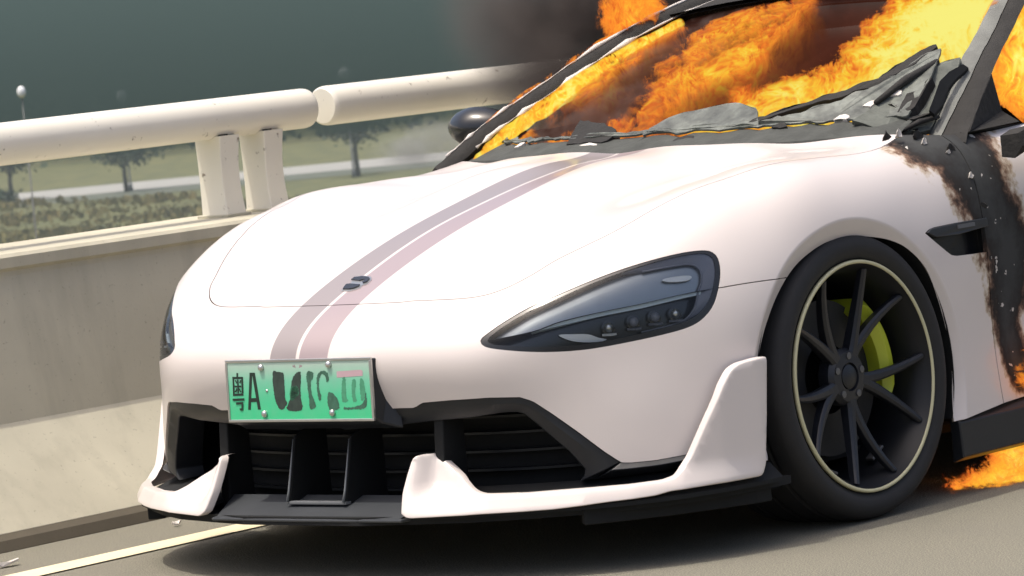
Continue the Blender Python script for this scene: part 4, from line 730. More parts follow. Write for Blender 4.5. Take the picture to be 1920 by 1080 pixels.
# charred tub that closes the cabin below the windows
tub = MB(); prof = [(.84,.91),(.80,.88),(.76,.60),(.70,.42),(0,.40),(-.70,.42),(-.76,.60),(-.80,.88),(-.84,.91)]
tub.loft([[(x, y, z) for y, z in prof] for x in (-.66,-1.2,-2.2,-3.3)], cap=False, closed=False)
tub.add([(-.62,-.75,.42),(-.62,.75,.42),(-.60,.75,.93),(-.60,-.75,.93)], [(0,1,2,3)]); tub.add([(-3.3,-.8,.42),(-3.3,.8,.42),(-3.3,.8,.95),(-3.3,-.8,.95)], [(0,1,2,3)])
tub.build('cabin_tub', M['cavity'], car)
for y in (.38, -.38):                            # burnt front seats
    MB().loft([[(x, y+yy*k, z) for x, z, yy in ((xx, zz, s_) for s_ in (-1, 1)) ] for xx, zz, k in ((-1.75,.62,.24),(-1.83,.85,.25),(-1.9,1.05,.22),(-1.92,1.12,.12),(-1.98,1.12,.12),(-2.0,1.05,.22),(-1.95,.85,.25),(-1.87,.62,.24))], cap=False).build('seat_backrest', M['char'], car, bev=.02)
dsh = []
for y in np.linspace(-.74, .74, 25):
    c = .98+.012*math.sin(y*17)+.014*math.sin(y*41+1); dsh.append([(-.60,y,.955),(-.70,y,c-.012),(-.85,y,c-.005),(-1.02,y,c-.03),(-1.10,y,.90),(-1.08,y,.75)])
MB().loft(dsh, cap=False, closed=False).build('dashboard', M['char'], car, True)
# cowl panel and broken windscreen
cw = catmull([(-.285,0,.918),(-.306,.3,.918),(-.352,.5,.917),(-.428,.66,.915),(-.50,.755,.908)], 8)
cwf = np.vstack([(cw*[1,-1,1])[::-1][:-1], cw]); jag = np.random.default_rng(3)
rows = []
for i, p in enumerate(cwf):
    s_ = np.sign(p[1]) if abs(p[1]) > 1e-6 else 0; e = .0012*math.sin(i*1.7)+.0008*jag.normal()
    rows.append([tuple(p+[.012,0,-.03]), tuple(p+[-.004,0,.012]), tuple(p+[-.055,-.012*s_,.030+e]), tuple(p+[-.115,-.025*s_,.046+e*2]), tuple(p+[-.16,-.03*s_,.02])])
MB().loft(rows, cap=False, closed=False).build('cowl_panel', M['ash'], car, True, auto=30)
base_l = np.array([r[3] for r in rows])
def screen(u, v):                                # windscreen surface, u across (-1..1 towards the driver side shown right), v up
    i = (u*.5+.5)*(len(base_l)-1); j = int(min(max(math.floor(i), 0), len(base_l)-2)); b = base_l[j]*(1-(i-j))+base_l[j+1]*(i-j)
    top = np.array([-1.33+.07*(1-u*u), .59*u, 1.275+.035*(1-u*u)]); p = b*(1-v)+top*v; p[2] += .035*math.sin(math.pi*v)
    return p
def shard(name, outline, mat, parent, th=.006):
    P = [screen(u, v)+np.array([.5, 0, .86])*.010 for u, v in outline]; n = np.array([.5, 0, .86])*th
    return MB().prism(P, tuple(-n)).build(name, mat, parent)
def glass_mat():
    g = N('scorched_glass'); co = g.coord(); n = g.noise(co, 14, 6, .65); n2 = g.noise(co, 60, 4)
    c = g.ramp(n, [(.3, (.05, .055, .05)), (.5, (.12, .13, .115)), (.7, (.22, .24, .21))])
    tr = g.node('ShaderNodeBsdfTransparent', i_Color=(.8, .85, .8)); pr = g.node('ShaderNodeBsdfPrincipled', i_Base_Color=c, i_Roughness=.45)
    mx = g.node('ShaderNodeMixShader'); g.set(mx, 0, g.ramp(n2, [(.3, .86), (.55, 1.0)])); g.l.new(tr.outputs[0], mx.inputs[1]); g.l.new(pr.outputs[0], mx.inputs[2]); g.l.new(mx.outputs[0], g.out.inputs['Surface']); return g.m
M['scorched_glass'] = glass_mat()
def jagged(pts, amp=.012, n=6):
    q = resample(np.array(pts, float), .02, True); return q+jag.normal(0, amp, q.shape)*np.array([.35, .5])
ws = tag(shard('windscreen', jagged([(-.98,.0),(-.7,.0),(-.3,.0),(.1,.0),(.5,.0),(.95,.0),(.97,.22),(.93,.40),(.86,.36),(.78,.24),(.68,.16),(.58,.10),(.46,.05),(.36,.035),(.24,.03),(.05,.02),(-.3,.015),(-.9,.02)], .006), M['scorched_glass'], car))
CORNER = [[-0.4862, 0.625, 0.964], [-0.5906, 0.625, 0.9999], [-0.7123, 0.645, 1.0396], [-0.8419, 0.655, 1.0885], [-0.9028, 0.7, 1.101], [-0.801, 0.722, 1.0281], [-0.6975, 0.745, 0.948], [-0.6473, 0.75, 0.9184], [-0.5454, 0.735, 0.9252]]
CRACK = [[-0.6348, 0.765, 0.9744], [-0.6823, 0.752, 1.0076], [-0.7263, 0.742, 1.0439], [-0.7833, 0.735, 1.0653], [-0.8565, 0.73, 1.0799], [-0.8722, 0.735, 1.0685], [-0.8046, 0.742, 1.0463], [-0.7506, 0.75, 1.0233], [-0.703, 0.762, 0.983], [-0.6526, 0.768, 0.9616]]
cn = MB().prism([tuple(p) for p in resample(np.array(CORNER), .03, True)+jag.normal(0, .0025, (len(resample(np.array(CORNER), .03, True)), 3))], (-.012, -.01, -.012)).build('scuttle_corner', M['corner_ash'], car)
MB().prism([tuple(p) for p in CRACK], (-.01, -.008, -.01)).build('crack', M['cavity'], cn)
for a_, b_, w_ in ((1, 3, .012), (8, 6, .008)):
    MB().tube([Vector(CORNER[a_])+Vector((.004,.006,.004)), (Vector(CORNER[a_])*.5+Vector(CORNER[b_])*.5)+Vector((.006,.006,.010)), Vector(CORNER[b_])+Vector((.004,.006,.004))], [w_*.6, w_, w_*.7], 7).build('melted_trim', M['char'], cn, True)
for t_ in ((.3, .35), (.45, .42), (.38, .6)):
    p = Vector(CORNER[1])*(1-t_[0])+Vector(CORNER[6])*t_[0]; MB().prism([tuple(p+Vector((.006+.008*math.cos(a)*t_[1], .014*math.sin(a), .012*math.cos(a+.5)))) for a in [k*1.05 for k in range(6)]], (.003,.004,.003)).build('debris_chip', M['white_ash'] if t_[1] > .4 else M['char'], cn)
shard('glass_shard', jagged([(.02,.01),(.34,.01),(.30,.09),(.22,.14),(.12,.12),(.05,.06)], .005), M['scorched_glass'], ws)
shard('charred_seal', jagged([(.30,.02),(.52,.10),(.70,.17),(.84,.30),(.90,.40),(.885,.43),(.82,.37),(.70,.22),(.52,.13),(.32,.05)], .004), M['char'], ws, .02)
shard('charred_seal', jagged([(-.24,-.03),(-.13,-.03),(-.13,.03),(-.20,.075),(-.31,.10),(-.28,.05)], .006), M['char'], ws, .03)
shard('charred_seal', jagged([(.88,.02),(.97,.04),(.975,.16),(.985,.22),(.95,.20),(.93,.15),(.88,.12)], .005), M['char'], ws, .03)
for u0, v0 in ((-.8,.0),(-.55,-.03),(-.2,-.06),(.12,-.05),(.4,-.02),(.62,.0),(.7,.07),(.8,.12)):
    shard('debris_chip', jagged([(u0,v0),(u0+.05,v0-.005),(u0+.06,v0+.02),(u0+.02,v0+.025)], .006), M['char'] if jag.random() < .7 else M['white_ash'], ws, .012)
# curled flakes of burnt paint at the pillar foot
for (px, py, pz), r0, mt in (((-.44,.80,.925),.020,'white_ash'), ((-.50,.835,.90),.017,'white_ash'), ((-.545,.875,.865),.016,'white_ash'), ((-.578,.915,.80),.016,'white_ash'), ((-.40,.79,.922),.025,'char'), ((-.51,.81,.915),.03,'char'), ((-.56,.87,.87),.026,'char'), ((-.60,.93,.72),.022,'char')):
    m = MB(); k = 9
    r0 *= .62; ring = [(px+r0*math.cos(a)*(.6+.8*jag.random()), py+r0*.35*math.sin(a*2)*jag.random(), pz+r0*.8*math.sin(a)*(.6+.7*jag.random())) for a in [2*math.pi*i/k for i in range(k)]]
    m.prism(ring, (.003, .006, .003)); m.build('paint_flake', M[mt], body)
# door mirrors
for s in (1, -1):
    c = Vector((-.86, 1.0*s, .998)); rings = []
    if s > 0:                                    # the near mirror has burnt down to its foot
        st = [[(x, .935+dy, z), (x, .99+dy*1.6, z+.004), (x, 1.0+dy*1.6, z-.03), (x, .975+dy, z-.06), (x, .935, z-.055)] for x, z, dy in ((-.70,.892,0),(-.73,.905,.01),(-.80,.912,.03),(-.92,.912,.05),(-1.0,.90,.05))]
        MB().loft(st).build('mirror_stump', M['char'], car, True, auto=50); continue
    for i in range(13):
        t = i/12; w_ = math.sin(math.pi*min(1, max(0.02, t)))**.55; yy = (t-.5)*.25
        cx0 = c.x-.02*abs(yy)/.12; rings.append([(cx0+math.cos(a)*.078*w_*(1.0 if math.cos(a) > 0 else .55), c.y+yy*s, c.z+math.sin(a)*.062*w_+.01*t) for a in [2*math.pi*k/18 for k in range(18)]])
    mr = MB().loft(rings).build('door_mirror', M['gloss_black'], car, True)
    MB().loft([[(-.74,.86*s,.925),(-.80,.86*s,.925),(-.80,.86*s,.94),(-.74,.86*s,.94)],[(-.76,.93*s,.955),(-.82,.93*s,.955),(-.82,.93*s,.98),(-.76,.93*s,.98)]]).build('mirror_arm', M['gloss_black'], mr, bev=.004)

# ------------------------------------------------------------------ road, gutter, barrier
def asphalt():
    g = N('asphalt'); co = g.coord(); a = g.noise(co, 1.1, 6); b = g.noise(co, 260, 4, .7); c = g.noise(co, 38, 4)
    col = g.mix(g.ramp(b, [(.40, 0.0), (.60, 1.0)]), (.09, .086, .068), (.28, .266, .205))
    col = g.mix(g.ramp(a, [(.35, 0.0), (.65, .45)]), col, (.16, .15, .125)); col = g.mix(g.ramp(c, [(.62, 0.0), (.72, .35)]), col, (.11, .104, .088))
    vor = g.node('ShaderNodeTexVoronoi', i_Vector=co, i_Scale=150.0).outputs[0]
    g.principled(Base_Color=col, Roughness=.88, Normal=g.bump(g.math('ADD', vor, b), .55, .004)); return g.m
def concrete(name, col, stain):
    g = N(name); co = g.coord(); a = g.noise(co, 2.2, 6); st = g.noise(g.vmath('MULTIPLY', co, (9, 9, .8)), 1.0, 5); f = g.noise(co, 90, 4)
    c = g.mix(g.ramp(a, [(.3, 0.0), (.7, 1.0)]), tuple(x*.86 for x in col), tuple(x*1.08 for x in col))
    c = g.mix(g.ramp(st, [(.5, 0.0), (.75, stain)]), c, tuple(x*.55 for x in col)); c = g.mix(g.ramp(f, [(.64, 0.0), (.72, .5)]), c, tuple(x*.5 for x in col))
    g.principled(Base_Color=c, Roughness=.85, Normal=g.bump(f, .12, .003)); return g.m
def enamel():
    g = N('cream_enamel'); co = g.coord(); a = g.noise(co, 3, 5); f = g.noise(co, 26, 5, .6)
    c = g.mix(a, (.76, .72, .61), (.85, .82, .73)); c = g.mix(g.ramp(f, [(.64, 0.0), (.71, .8)]), c, (.16, .12, .08))
    g.principled(Base_Color=c, Roughness=.42, Coat_Weight=.15); return g.m
M['asphalt'] = asphalt(); M['concrete'] = concrete('barrier_concrete', (.51, .48, .375), .4); M['enamel'] = enamel()
M['lane'] = concrete('lane_paint', (.76, .66, .45), .3); M['gutter'] = concrete('gutter_stone', (.085, .072, .05), .3)
def sheet(name, x0, x1, y0, y1, z, mat, nx=2, ny=2):
    gx = np.linspace(x0, x1, nx); gy = np.linspace(y0, y1, ny); v = [(x, y, z) for x in gx for y in gy]
    f = [(i*ny+j, (i+1)*ny+j, (i+1)*ny+j+1, i*ny+j+1) for i in range(nx-1) for j in range(ny-1)]
    return tag(link_mesh(name, v, f, mat, None, False), kind='structure')
sheet('road', -60, 60, -1.52, 14, 0, M['asphalt'])
sheet('lane_marking', -60, 60, -1.065, -.945, .004, M['lane'])
wall = [(-1.508,.045),(-1.735,.315),(-1.805,.72),(-1.805,.735),(-1.79,.745),(-1.79,.775),(-1.80,.785),(-2.30,.785),(-2.32,.70),(-2.40,-1.0),(-1.508,-1.0)]
bw = MB().loft([[(x, y, z) for y, z in wall] for x in (-60, -20, -8, -2, 4, 30)]).build('concrete_barrier', M['concrete'], None)
tag(bw, 'beige concrete road barrier with a flared foot running behind the car', 'barrier')
gt = MB().loft([[(x, -1.46, .002), (x, -1.475, .030), (x, -1.506, .044), (x, -1.506, -.1), (x, -1.46, -.1)] for x in (-60, 30)]).build('gutter', M['gutter'], None); tag(gt, kind='structure')
# cream pipe handrails on paired posts
def rail_pipe(name, x0, x1, parent, mat, yc=-2.06, zc=1.088, r=.063):
    m = MB(); n = 36; s = 1 if x1 > x0 else -1
    xs_ = [x0, x0+.006*s, x0+.02*s]+list(np.linspace(x0+.1*s, x1-.1*s, 8))+[x1-.02*s, x1-.006*s, x1]; rs = [r-.008, r-.002, r]+[r]*8+[r, r-.002, r-.008]
    m.loft([[(x, yc+rr*math.cos(a), zc+rr*math.sin(a)) for a in [2*math.pi*k/n for k in range(n)]] for x, rr in zip(xs_, rs)])
    return m.build(name, mat, parent, True, auto=45)
def rail_post(x, parent, yc=-2.06):
    rings = []
    for t in np.linspace(0, 1, 9):
        z = .785+t*.25; wx = .041*(1.0-.10*math.sin(math.pi*t)+.03*t); wy = .055*(1.03-.10*math.sin(math.pi*t)); yo = -.006*math.sin(math.pi*t); ch = .003
        rings.append([(x-wx, yc-wy+yo, z), (x+wx-ch, yc-wy+yo, z), (x+wx, yc-wy+ch+yo, z), (x+wx, yc+wy-ch+yo, z), (x+wx-ch, yc+wy+yo, z), (x-wx, yc+wy+yo, z)])
    p = MB().loft(rings).build('post', M['enamel'], parent, True, auto=40)
    MB().box((x, yc, .789), (.052, .067, .005)).build('base_plate', M['concrete'], p, bev=.002)
    MB().box((x+.01, yc+.02, 1.033), (.02, .02, .008)).build('bracket', M['char'], p)
    return p
XE = -1.245
r1 = tag(empty('pipe_railing', (XE, -2.06, .785)), 'cream pipe handrail ending above its pair of curved posts on the barrier', 'railing', 'pipe railings along the barrier')
r2 = tag(empty('pipe_railing', (XE-.07, -2.06, .785)), 'cream pipe handrail with round end face, running behind the smoke and the car', 'railing', 'pipe railings along the barrier')
def under(o, p): o.parent = p; o.matrix_parent_inverse = Matrix.Translation(p.location).inverted()
for rl, x0, x1, px_ in ((r1, XE, 2.6, (-.838,-1.032,1.9,2.1)), (r2, XE-.075, -5.4, (-4.9,-5.1))):
    under(rail_pipe('pipe', x0, x1, None, M['enamel']), rl)
    for x in px_: under(rail_post(x, None), rl)
# bits of litter on the roadside
def scrap(x, y, r, mat, name, label):
    m = MB(); k = 8; ring = [(x+r*math.cos(a)*(.7+.5*jag.random()), y+r*.45*math.sin(a)*(.7+.5*jag.random()), .003+.012*jag.random()) for a in [2*math.pi*i/k for i in range(k)]]
    m.prism(ring, (0, 0, .004)); return tag(m.build(name, mat), label, 'litter')
scrap(.935, -1.215, .035, M['white_ash'], 'paper_scrap', 'pale scrap lying on the asphalt between gutter and lane line')
scrap(.255, -1.27, .018, M['white_ash'], 'paper_scrap', 'small pale chip on the asphalt close to the white front blade by the barrier')

# ------------------------------------------------------------------ plain below the road, far road, lamps, trees, wood
def grass_mat(name, a, b, c, s=.05):
    g = N(name); co = g.coord(); n = g.noise(co, s, 6, .6); n2 = g.noise(co, s*14, 5, .6)
    col = g.mix(n, a, b); col = g.mix(g.ramp(n2, [(.4, 0.0), (.65, .8)]), col, c)
    g.principled(Base_Color=col, Roughness=.95); return g.m
ZF = -8.0
VD = np.array([-math.cos(math.radians(41.4)), -math.sin(math.radians(41.4))]); VR = np.array([VD[1], -VD[0]])
def far(px, py, z=ZF):                           # ground point of the plain seen in a given direction
    d = fw+rt*(px-960)/7867.1-up*(py-540)/7867.1; t = (z-CAM[2])/d[2]; return np.array(CAM)+d*t
M['field'] = grass_mat('dry_grass_field', (.085, .10, .028), (.15, .135, .05), (.05, .06, .02))
g_ = sheet('field', -3000, 3000, -3000, -2.35, ZF-.02, M['field'])
M['farroad'] = plain('far_road_surface', (.30, .30, .28), .9, var=.15, scale=.05)
M['verge'] = grass_mat('grey_verge', (.085, .10, .075), (.12, .125, .095), (.06, .075, .05))
def band(name, d0, d1, z, mat, half=160):
    c0 = np.array(CAM[:2])
    v = [(*(c0+VD*d+VR*s), z) for d, s in ((d0,-half),(d0,half),(d1,half),(d1,-half))]
    return tag(link_mesh(name, v, [(0,1,2,3)], mat, None, False), kind='structure')
dist = lambda px, py: float((far(px, py)[:2]-np.array(CAM[:2]))@VD)
band('verge', dist(200, 372), dist(200, 362), ZF+.01, M['verge'])
band('far_road', dist(200, 362), dist(200, 347), ZF+.02, M['farroad'])
leaf = [grass_mat('leaf_'+n, a, b, c, .6) for n, a, b, c in (('dark', (.022,.04,.018), (.04,.065,.03), (.018,.03,.014)), ('dull', (.035,.055,.03), (.055,.075,.04), (.025,.04,.02)))]
M['bark'] = plain('bark', (.06, .05, .04), .9, var=.3)
def leaf_cloud(cx, cy, cz, rx, rz, n, size, seed):
    r = np.random.default_rng(seed); m = MB(); cl = r.normal(0, .42, (9, 3))
    for k in range(n):
        p = cl[r.integers(9)]+r.normal(0, .30, 3); c = np.array([cx, cy, cz])+p*[rx, rx, rz]
        a = r.normal(0, 1, 3); a /= np.linalg.norm(a); b = np.cross(a, r.normal(0, 1, 3)); b /= np.linalg.norm(b); s = size*(.6+.8*r.random())
        m.add([tuple(c-a*s), tuple(c+b*s*.6), tuple(c+a*s), tuple(c-b*s*.6)], [(0,1,2,3)])
    return m
def tree(px, py, h, w, label, seed):
    g0 = far(px, py); t = empty('tree', tuple(g0)); tag(t, label, 'tree', 'young trees along the far road')
    tr = MB().tube([(0,0,0),(.06,0,h*.3),(0,.05,h*.6),(.05,0,h*.85)], [.16,.13,.09,.03], 8)
    for k in range(4):
        a = k*1.7; tr.tube([(.03,0,h*.4+k*.2), (math.cos(a)*w*.3, math.sin(a)*w*.3, h*.65+k*.15)], [.06,.02], 6)
    tr.build('trunk', M['bark'], t, True)
    leaf_cloud(0, 0, h*.66, w*.5, h*.26, 900, .16, seed).build('crown', leaf[seed % 2], t)
tree(24, 378, 4.0, 3.2, 'small tree with a dark crown under the rail, leftmost of the far trees', 1)
tree(238, 360, 3.6, 4.4, 'small tree with a wide dark crown beside the far road, left of the rail posts', 2)
tree(672, 330, 4.6, 2.6, 'slim tree beside the far road, between the rail posts and the car mirror', 3)
gl = far(2, 384); tag(leaf_cloud(gl[0], gl[1], gl[2]+.5, .9, .5, 400, .14, 9).build('shrub', leaf[0]), 'low dark bush at the far left edge beside the leftmost tree', 'bush')
M['globe'] = plain('lamp_globe', (.80, .82, .84), .3, var=.04); M['pole'] = plain('lamp_pole', (.12, .13, .13), .5)
along0 = lambda d, s_: (CAM[0]+VD[0]*d+VR[0]*s_, CAM[1]+VD[1]*d+VR[1]*s_)
def street_lamp(px, pyb, pyt, label):
    g0 = far(px, pyb); D = float((g0-np.array(CAM))@fw); h = (pyb-pyt)*D/7867.1; t = empty('street_lamp', tuple(g0)); tag(t, label, 'street lamp', 'globe street lamps along the far road')
    MB().tube([(0,0,0),(0,0,.4),(0,0,.42),(0,0,h-.3)], [.14,.12,.07,.05], 10).build('pole', M['pole'], t, True)
    gm = MB(); gm.loft([[(.32*math.sin(b)*math.cos(a), .32*math.sin(b)*math.sin(a), h-.38*math.cos(b)) for a in [2*math.pi*k/16 for k in range(16)]] for b in np.linspace(.12, math.pi-.05, 12)])
    gm.build('globe', M['globe'], t, True)
lt = empty('mast_lamp', (*along0(52, -5.79), ZF)); tag(lt, 'small bright white globe on a thin mast, alone at the far left above the rail', 'lamp')
zt = CAM[2]+.0
MB().tube([(0,0,0), (0,0,-ZF+.78)], [.02,.008], 8).build('mast', M['pole'], lt, True)
gm = MB(); gm.loft([[(.055*math.sin(b)*math.cos(a), .055*math.sin(b)*math.sin(a), -ZF+.84-.075*math.cos(b)) for a in [2*math.pi*k/16 for k in range(16)]] for b in np.linspace(.1, math.pi-.05, 12)]); gm.build('globe', M['globe'], lt, True)
street_lamp(246, 358, 180, 'faint globe street lamp above the wide far tree left of the rail posts')
street_lamp(664, 332, 137, 'faint globe street lamp above the second pipe rail')
# rough grass tufts at the near edge of the plain (all one mass)
tm = MB(); r = np.random.default_rng(5)
for k in range(5200):
    g0 = far(r.uniform(-40, 900), r.uniform(372, 520)); s = r.uniform(.10, .34)*(.35+1.3*abs(math.sin(g0[0]*.21+1)*math.cos(g0[1]*.17)))
    for q in range(2):
        a = r.uniform(0, math.pi); dx, dy = math.cos(a)*s*.6, math.sin(a)*s*.6; l = r.normal(0, .2, 2)*s
        tm.add([(g0[0]-dx,g0[1]-dy,ZF),(g0[0]+dx,g0[1]+dy,ZF),(g0[0]+dx*.6+l[0],g0[1]+dy*.6+l[1],ZF+s*.8),(g0[0]-dx*.5+l[0],g0[1]-dy*.5+l[1],ZF+s)], [(0,1,2,3)])
M['tuft'] = grass_mat('tuft_grass', (.17, .155, .05), (.25, .19, .085), (.10, .105, .035), .12)
tag(tm.build('grass', M['tuft']), kind='stuff')
# far wood: a bank of crowns rising behind the road
wm = MB(); r = np.random.default_rng(11); c0 = np.array(CAM[:2])
for k in range(95000):
    wide = k >= 60000; d = r.uniform(330, 470); s = r.uniform(-75, 75) if not wide else r.uniform(70, 380)*r.choice([-1, 1]); hgt = 9.5+5*math.sin(s*.11)+3*math.sin(s*.31+1)+(d-330)*.085
    z = ZF+hgt*r.random()**.6*1.0; p = np.array([*(c0+VD*d+VR*s), z]); a = r.normal(0, 1, 3); a /= np.linalg.norm(a); b = np.cross(a, r.normal(0, 1, 3)); b /= np.linalg.norm(b); q = r.uniform(.25, .6)*(2.2 if wide else 1)
    wm.add([tuple(p-a*q), tuple(p+b*q*.7), tuple(p+a*q), tuple(p-b*q*.7)], [(0,1,2,3)])
tag(wm.build('far_wood', leaf[1]), kind='stuff')
hl_ = MB(); rows = []
for d, hh in ((380,-.5),(430,6),(520,16),(700,30),(1000,46),(1300,50)):
    rows.append([(*(c0+VD*d+VR*s), ZF+hh*(1+.18*math.sin(s*.012+d)+.1*math.sin(s*.041))) for s in np.linspace(-900, 900, 60)])
tag(hl_.loft(rows, cap=False, closed=False).build('hillside', leaf[1], None, True), kind='structure')

# ------------------------------------------------------------------ smoke
def blob_mesh(name, lumps, mat, sub=3, seed=1, amp=.12):
    """closed lumpy body: union of rough balls blended by a radial displacement"""
    m = bpy.data.meshes.new(name); bm = bmesh.new(); r = np.random.default_rng(seed)
    for c, rad in lumps:
        g = bmesh.ops.create_icosphere(bm, subdivisions=sub, radius=1.0); ph = r.uniform(0, 6.28, 6)
        for v in g['verts']:
            p = v.co; k = 1+amp*(math.sin(3.1*p.x+ph[0])+math.sin(3.7*p.y+ph[1])+math.sin(3.3*p.z+ph[2]))*.6+amp*.5*math.sin(7*p.x+ph[3])*math.sin(6*p.y+ph[4])
            v.co = Vector((c[0]+p.x*k*rad[0], c[1]+p.y*k*rad[1], c[2]+p.z*k*rad[2]))
    bm.to_mesh(m); bm.free(); m.materials.append(mat); o = bpy.data.objects.new(name, m); COL.objects.link(o); return o
def smoke_mat(name, albedo, sigma, lumps, scale, aniso=.2, step=.5, rough=1.0):
    """smoke that thins out towards the rim of each billow"""
    g = N(name); co = g.coord()
    n = g.noise(co, scale, 4, .58); w = g.vmath('ADD', co, g.vmath('SCALE', g.vmath('SUBTRACT', g.noise(co, scale*.7, 2, .5, out=1), (.5, .5, .5)), sc=rough*.9/scale))
    h = None
    for c, r in lumps:
        d = g.vmath('LENGTH', g.vmath('MULTIPLY', g.vmath('SUBTRACT', w, tuple(map(float, c))), tuple(1/float(q) for q in r)), out=1); f = g.smooth(d, 1.0, .25)
        h = f if h is None else g.math('MAXIMUM', h, f)
    den = g.math('MULTIPLY', g.math('MULTIPLY', g.math('POWER', h, 1.8), g.smooth(n, .36, .62)), sigma)
    pv = g.node('ShaderNodeVolumePrincipled', i_Color=albedo, i_Anisotropy=aniso); g.set(pv, 'Density', den); g.l.new(pv.outputs[0], g.out.inputs['Volume']); g.m.cycles.volume_step_rate = step; return g.m
def along(d, s, z): return (CAM[0]+VD[0]*d+VR[0]*s, CAM[1]+VD[1]*d+VR[1]*s, z)
def smoke(name, lumps, albedo, sigma, scale, label, seed, step, rough=1.0):
    o = blob_mesh(name, lumps, smoke_mat(name+'_gas', albedo, sigma, lumps, scale, step=step, rough=rough), 3, seed, .04); return tag(o, label, 'smoke', kind='stuff')
g = N('dark_smoke'); pv = g.node('ShaderNodeVolumePrincipled', i_Color=(.33, .485, .475), i_Anisotropy=0.0, i_Density=.14); g.l.new(pv.outputs[0], g.out.inputs['Volume'])
cl = blob_mesh('smoke_cloud', [((0, 0, 0), (17, 46, 4.1))], g.m, 4, 3, .06); cl.location = along(70, -3, 3.9); cl.rotation_euler[2] = math.atan2(VD[1], VD[0]); tag(cl, 'wide dark blue-grey smoke drifting over the plain behind the railing', 'smoke', kind='stuff')
g = N('thin_smoke'); pv = g.node('ShaderNodeVolumePrincipled', i_Color=(.62, .74, .73), i_Anisotropy=.2, i_Density=.005); g.l.new(pv.outputs[0], g.out.inputs['Volume'])
cl = blob_mesh('smoke_veil', [((0, 0, 0), (26, 70, 7.5))], g.m, 4, 4, .06); cl.location = along(130, 0, -1.0); cl.rotation_euler[2] = math.atan2(VD[1], VD[0]); tag(cl, 'thin smoke veiling the far road and its trees', 'smoke', kind='stuff')
smoke('smoke_plume', [((-1.80,-1.18,1.32), (.85,.45,.66)), ((-2.75,-1.40,1.95), (1.15,.7,1.0))], (.30, .26, .24), 22.0, 3.4, 'thick brown smoke pouring off the far roof edge of the car', 5, .12)
smoke('smoke_wisp', [((-.86,-1.22,.955), (.30,.14,.11))], (.74, .76, .73), 11.0, 9.0, 'thin pale smoke wisp in front of the far door mirror', 8, .12)

